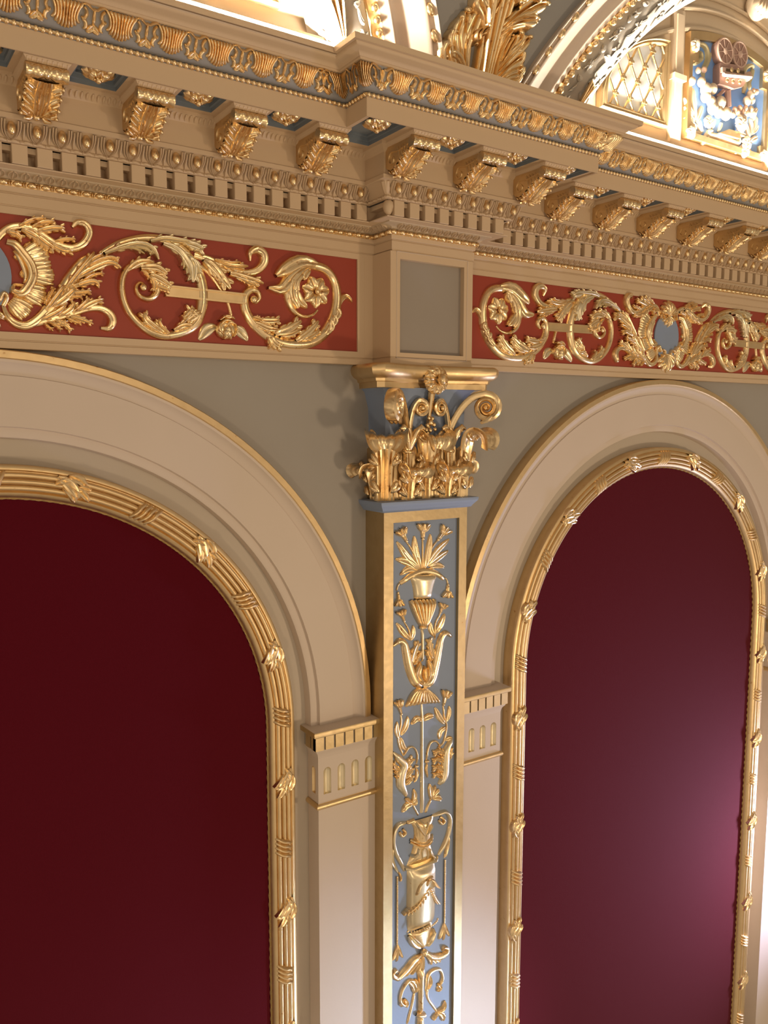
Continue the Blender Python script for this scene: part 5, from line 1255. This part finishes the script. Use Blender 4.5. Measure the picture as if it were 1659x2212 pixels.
rb('ribbon', [(350, 560), (310, 420), (330, 290), (400, 250), (480, 290), (520, 400), (510, 550), (450, 680), (470, 780)], [40, 42, 40, 30, 36, 46, 46, 40, 30]); rb('ribbon', [(400, 360), (420, 480), (340, 540), (280, 575)], [24, 44, 40, 12]); rb('ribbon', [(545, 380), (540, 500), (480, 640)], 22)
rb('ribbon', [(1270, 620), (1190, 600), (1110, 660), (1090, 800), (1110, 900), (1100, 1040)], [16, 34, 44, 44, 44, 34]); rb('ribbon', [(1240, 640), (1220, 760), (1180, 880), (1200, 980)], [26, 38, 30, 20])
rb('ivory_ribbon', [(620, 1640), (560, 1640), (540, 1690), (700, 1730), (850, 1790), (1010, 1830), (1040, 1700)], [20, 34, 40, 50, 50, 44, 20], PLAST, 0.012)
b = MB(); slab(b, [(650, 1690), (800, 1630), (985, 1680), (975, 1780)], LY-0.010, LY-0.034); b.build('gilt_book', GOLDF, gl, smooth=False)
# hanging ivory leaf drop at the top right edge
dr = MB(); TD = planeT(LY-0.06); c0 = at(1650, 20, LY-0.06)
for k in range(-3, 4): leaf(dr, TD, [(c0[0], c0[1]+0.05), (c0[0]+k*0.018, c0[1]+0.01), (c0[0]+k*0.024, c0[1]-0.035+abs(k)*0.006)], 0.013, 0.03)
dr.ball((c0[0], LY-0.03, c0[1]+0.02), (0.055, 0.045, 0.05), 8, 12)
tag(dr.build('leaf_drop', PLAST, ang=60), 'ivory leafy pendant at the photo\'s top right corner, above the film camera', 'pendant')

# ---- big gilded acanthus standing on the cornice
ac = thing('acanthus_corbel', 'large gilded acanthus leaf rising from the cornice top between the two studded ribs', 'corbel', None, (0.0, -0.38, 1.334))
G_ = lambda pts: [at(900+a/5.53, c/5.53, -0.385) for a, c in pts]
def TG(a, c, h): return (a, vy(-0.375, c)-h, c)
KG = 0.00034
def big(name, L_, m=GOLD, h=0.03, lob=0, h0=0.0):
    b = MB()
    for n_, (p, w) in enumerate(L_):
        strip(b, TG, G_(p), [w*1.25*KG*k for k in (0.40, 0.62, 0.85, 1.05, 1.12, 0.95, 0.45)], h, n=14, h0=h0+0.0015*n_, m=12, groove=0.62)
        q = G_(p); strip(b, TG, [q[0], *q[1:-1], q[-1]], [w*0.10*KG, w*0.16*KG, w*0.10*KG], h*0.95, n=14, h0=h0+0.0015*n_, m=5)
        e = np.array(q[-1]); b.ball(TG(e[0], e[1], h*0.55+h0), (w*0.55*KG, 0.010, w*0.35*KG), 7, 9)
    b.build(name, m, ac, ang=60)
b = MB()
for k in range(5):
    x = 720+k*42; strip(b, TG, G_([(x+14, 1100), (x+6, 850), (x-8+k*8, 500), (x-50+k*30, 120), (x-80+k*44, -120)]), [k2*KG for k2 in (24, 24, 28, 36, 34)], [0.030+0.006*(2-abs(k-2))]*2, n=26, m=8)
for p in ([(760, 1100), (745, 800), (700, 400), (640, 150)], [(905, 1050), (900, 800), (930, 560), (1010, 420)]):
    strip(b, TG, G_(p), 12*KG, 0.048, n=22, m=6)
b.build('midrib', GOLD, ac, ang=60)
big('side_lobe', [([(640, 1050), (560, 700), (500, 400), (490, 200)], 70), ([(600, 900), (540, 600), (590, 350), (610, 230)], 60), ([(560, 900), (480, 640), (420, 440), (440, 270)], 56), ([(540, 950), (450, 700), (380, 480), (400, 420)], 50), ([(560, 1000), (450, 860), (350, 640), (390, 560)], 76), ([(600, 950), (520, 800), (440, 720), (360, 680)], 66)], h=0.030)
big('side_lobe', [([(900, 900), (1020, 680), (1130, 560), (1130, 460)], 60), ([(900, 950), (1050, 740), (1160, 600), (1240, 510)], 52), ([(930, 980), (1080, 800), (1170, 720), (1165, 650)], 60), ([(950, 1000), (1080, 900), (1190, 860), (1200, 800)], 66), ([(980, 1050), (1080, 960), (1180, 930), (1190, 860)], 60), ([(920, 800), (930, 640), (960, 520), (1000, 480)], 36), ([(960, 800), (1010, 640), (1050, 540), (1040, 490)], 30)], h=0.030)
big('upper_lobe', [([(720, 500), (660, 260), (580, 120), (650, 60)], 56), ([(720, 400), (690, 150), (640, 10), (690, -80)], 60), ([(740, 300), (800, 120), (860, 40), (830, 0)], 40), ([(860, 500), (1000, 380), (1150, 330), (1250, 330)], 56), ([(860, 450), (1020, 300), (1180, 200), (1320, 180)], 64), ([(900, 420), (1060, 360), (1180, 360), (1240, 370)], 44), ([(660, 420), (620, 480), (640, 570)], 34), ([(680, 360), (700, 420), (650, 480)], 30)], h=0.034, h0=0.006)
big('crest_bell', [([(1090, -60), (1000, 20), (965, 80)], 60), ([(1110, -60), (1080, 60), (1060, 130)], 60), ([(1130, -60), (1150, 80), (1160, 180)], 56), ([(1150, -60), (1200, 60), (1215, 160)], 50), ([(1160, -80), (1240, 0), (1280, 50)], 46), ([(1050, 0), (1000, 120), (980, 200)], 40)], h=0.03, h0=0.036)

# ------------------------------------------------------------------ light
def area(name, loc, target, size, sizey, power, color):
    l = bpy.data.lights.new(name, 'AREA'); l.shape = 'RECTANGLE'; l.size = size; l.size_y = sizey; l.energy = power; l.color = color
    o = bpy.data.objects.new(name, l); COL.objects.link(o); o.location = loc
    d = (Vector(target)-Vector(loc)); o.rotation_euler = d.to_track_quat('-Z', 'Y').to_euler(); return o
def bulb(name, loc, r, power, color):
    l = bpy.data.lights.new(name, 'POINT'); l.shadow_soft_size = r; l.energy = power; l.color = color
    o = bpy.data.objects.new(name, l); COL.objects.link(o); o.location = loc; return o
WARM = (1.0, 0.74, 0.47); COOL = (0.62, 0.76, 1.0)
# chandeliers of the hall, lower than the viewer
bulb('chandelier_light', (1.5, -3.4, -1.3), 0.16, 95, WARM)
bulb('chandelier_light', (-2.6, -3.0, -1.0), 0.16, 40, WARM)
bulb('chandelier_light', (-0.2, -5.5, 1.2), 0.35, 70, WARM)
# daylight from a low window at the right
a_ = area('window_daylight', (3.05, -0.62, -2.0), (1.95, 0.0, -1.8), 0.14, 0.45, 19, (0.66, 0.68, 1.0)); a_.data.spread = math.radians(110)
a_ = area('window_daylight', (1.8, -2.2, -3.3), (0.0, -0.1, -2.25), 0.22, 0.3, 3.2, COOL); a_.data.spread = math.radians(32)
# cove lamps hidden on top of the cornice, one row per bay
area('cove_lamp', (1.50, -0.328, 1.334), (1.50, -0.27, 1.50), 1.85, 0.03, 48, (1.0, 0.86, 0.66))
area('cove_lamp', (-1.40, -0.328, 1.334), (-1.40, -0.27, 1.50), 1.80, 0.03, 140, (1.0, 0.86, 0.66))
w = bpy.data.worlds.new('hall'); scene.world = w; w.use_nodes = True  # invented surroundings: warm noise patches added for the gilding to reflect
nt = w.node_tree; bg = nt.nodes['Background']; tc = nt.nodes.new('ShaderNodeTexCoord'); nz_ = nt.nodes.new('ShaderNodeTexNoise'); nz_.inputs['Scale'].default_value = 4.0; nz_.inputs['Detail'].default_value = 3
cr = nt.nodes.new('ShaderNodeValToRGB'); cr.color_ramp.elements[0].position = 0.44; cr.color_ramp.elements[0].color = (0.07, 0.042, 0.024, 1); cr.color_ramp.elements[1].position = 0.66; cr.color_ramp.elements[1].color = (1.0, 0.80, 0.56, 1)
nt.links.new(tc.outputs['Generated'], nz_.inputs['Vector']); nt.links.new(nz_.outputs['Fac'], cr.inputs['Fac']); nt.links.new(cr.outputs['Color'], bg.inputs['Color']); bg.inputs['Strength'].default_value = 0.85
vs = scene.view_settings; vs.view_transform = 'Standard'; vs.look = 'None'; vs.gamma = 1; vs.exposure = 0.5; vs.use_curve_mapping = False
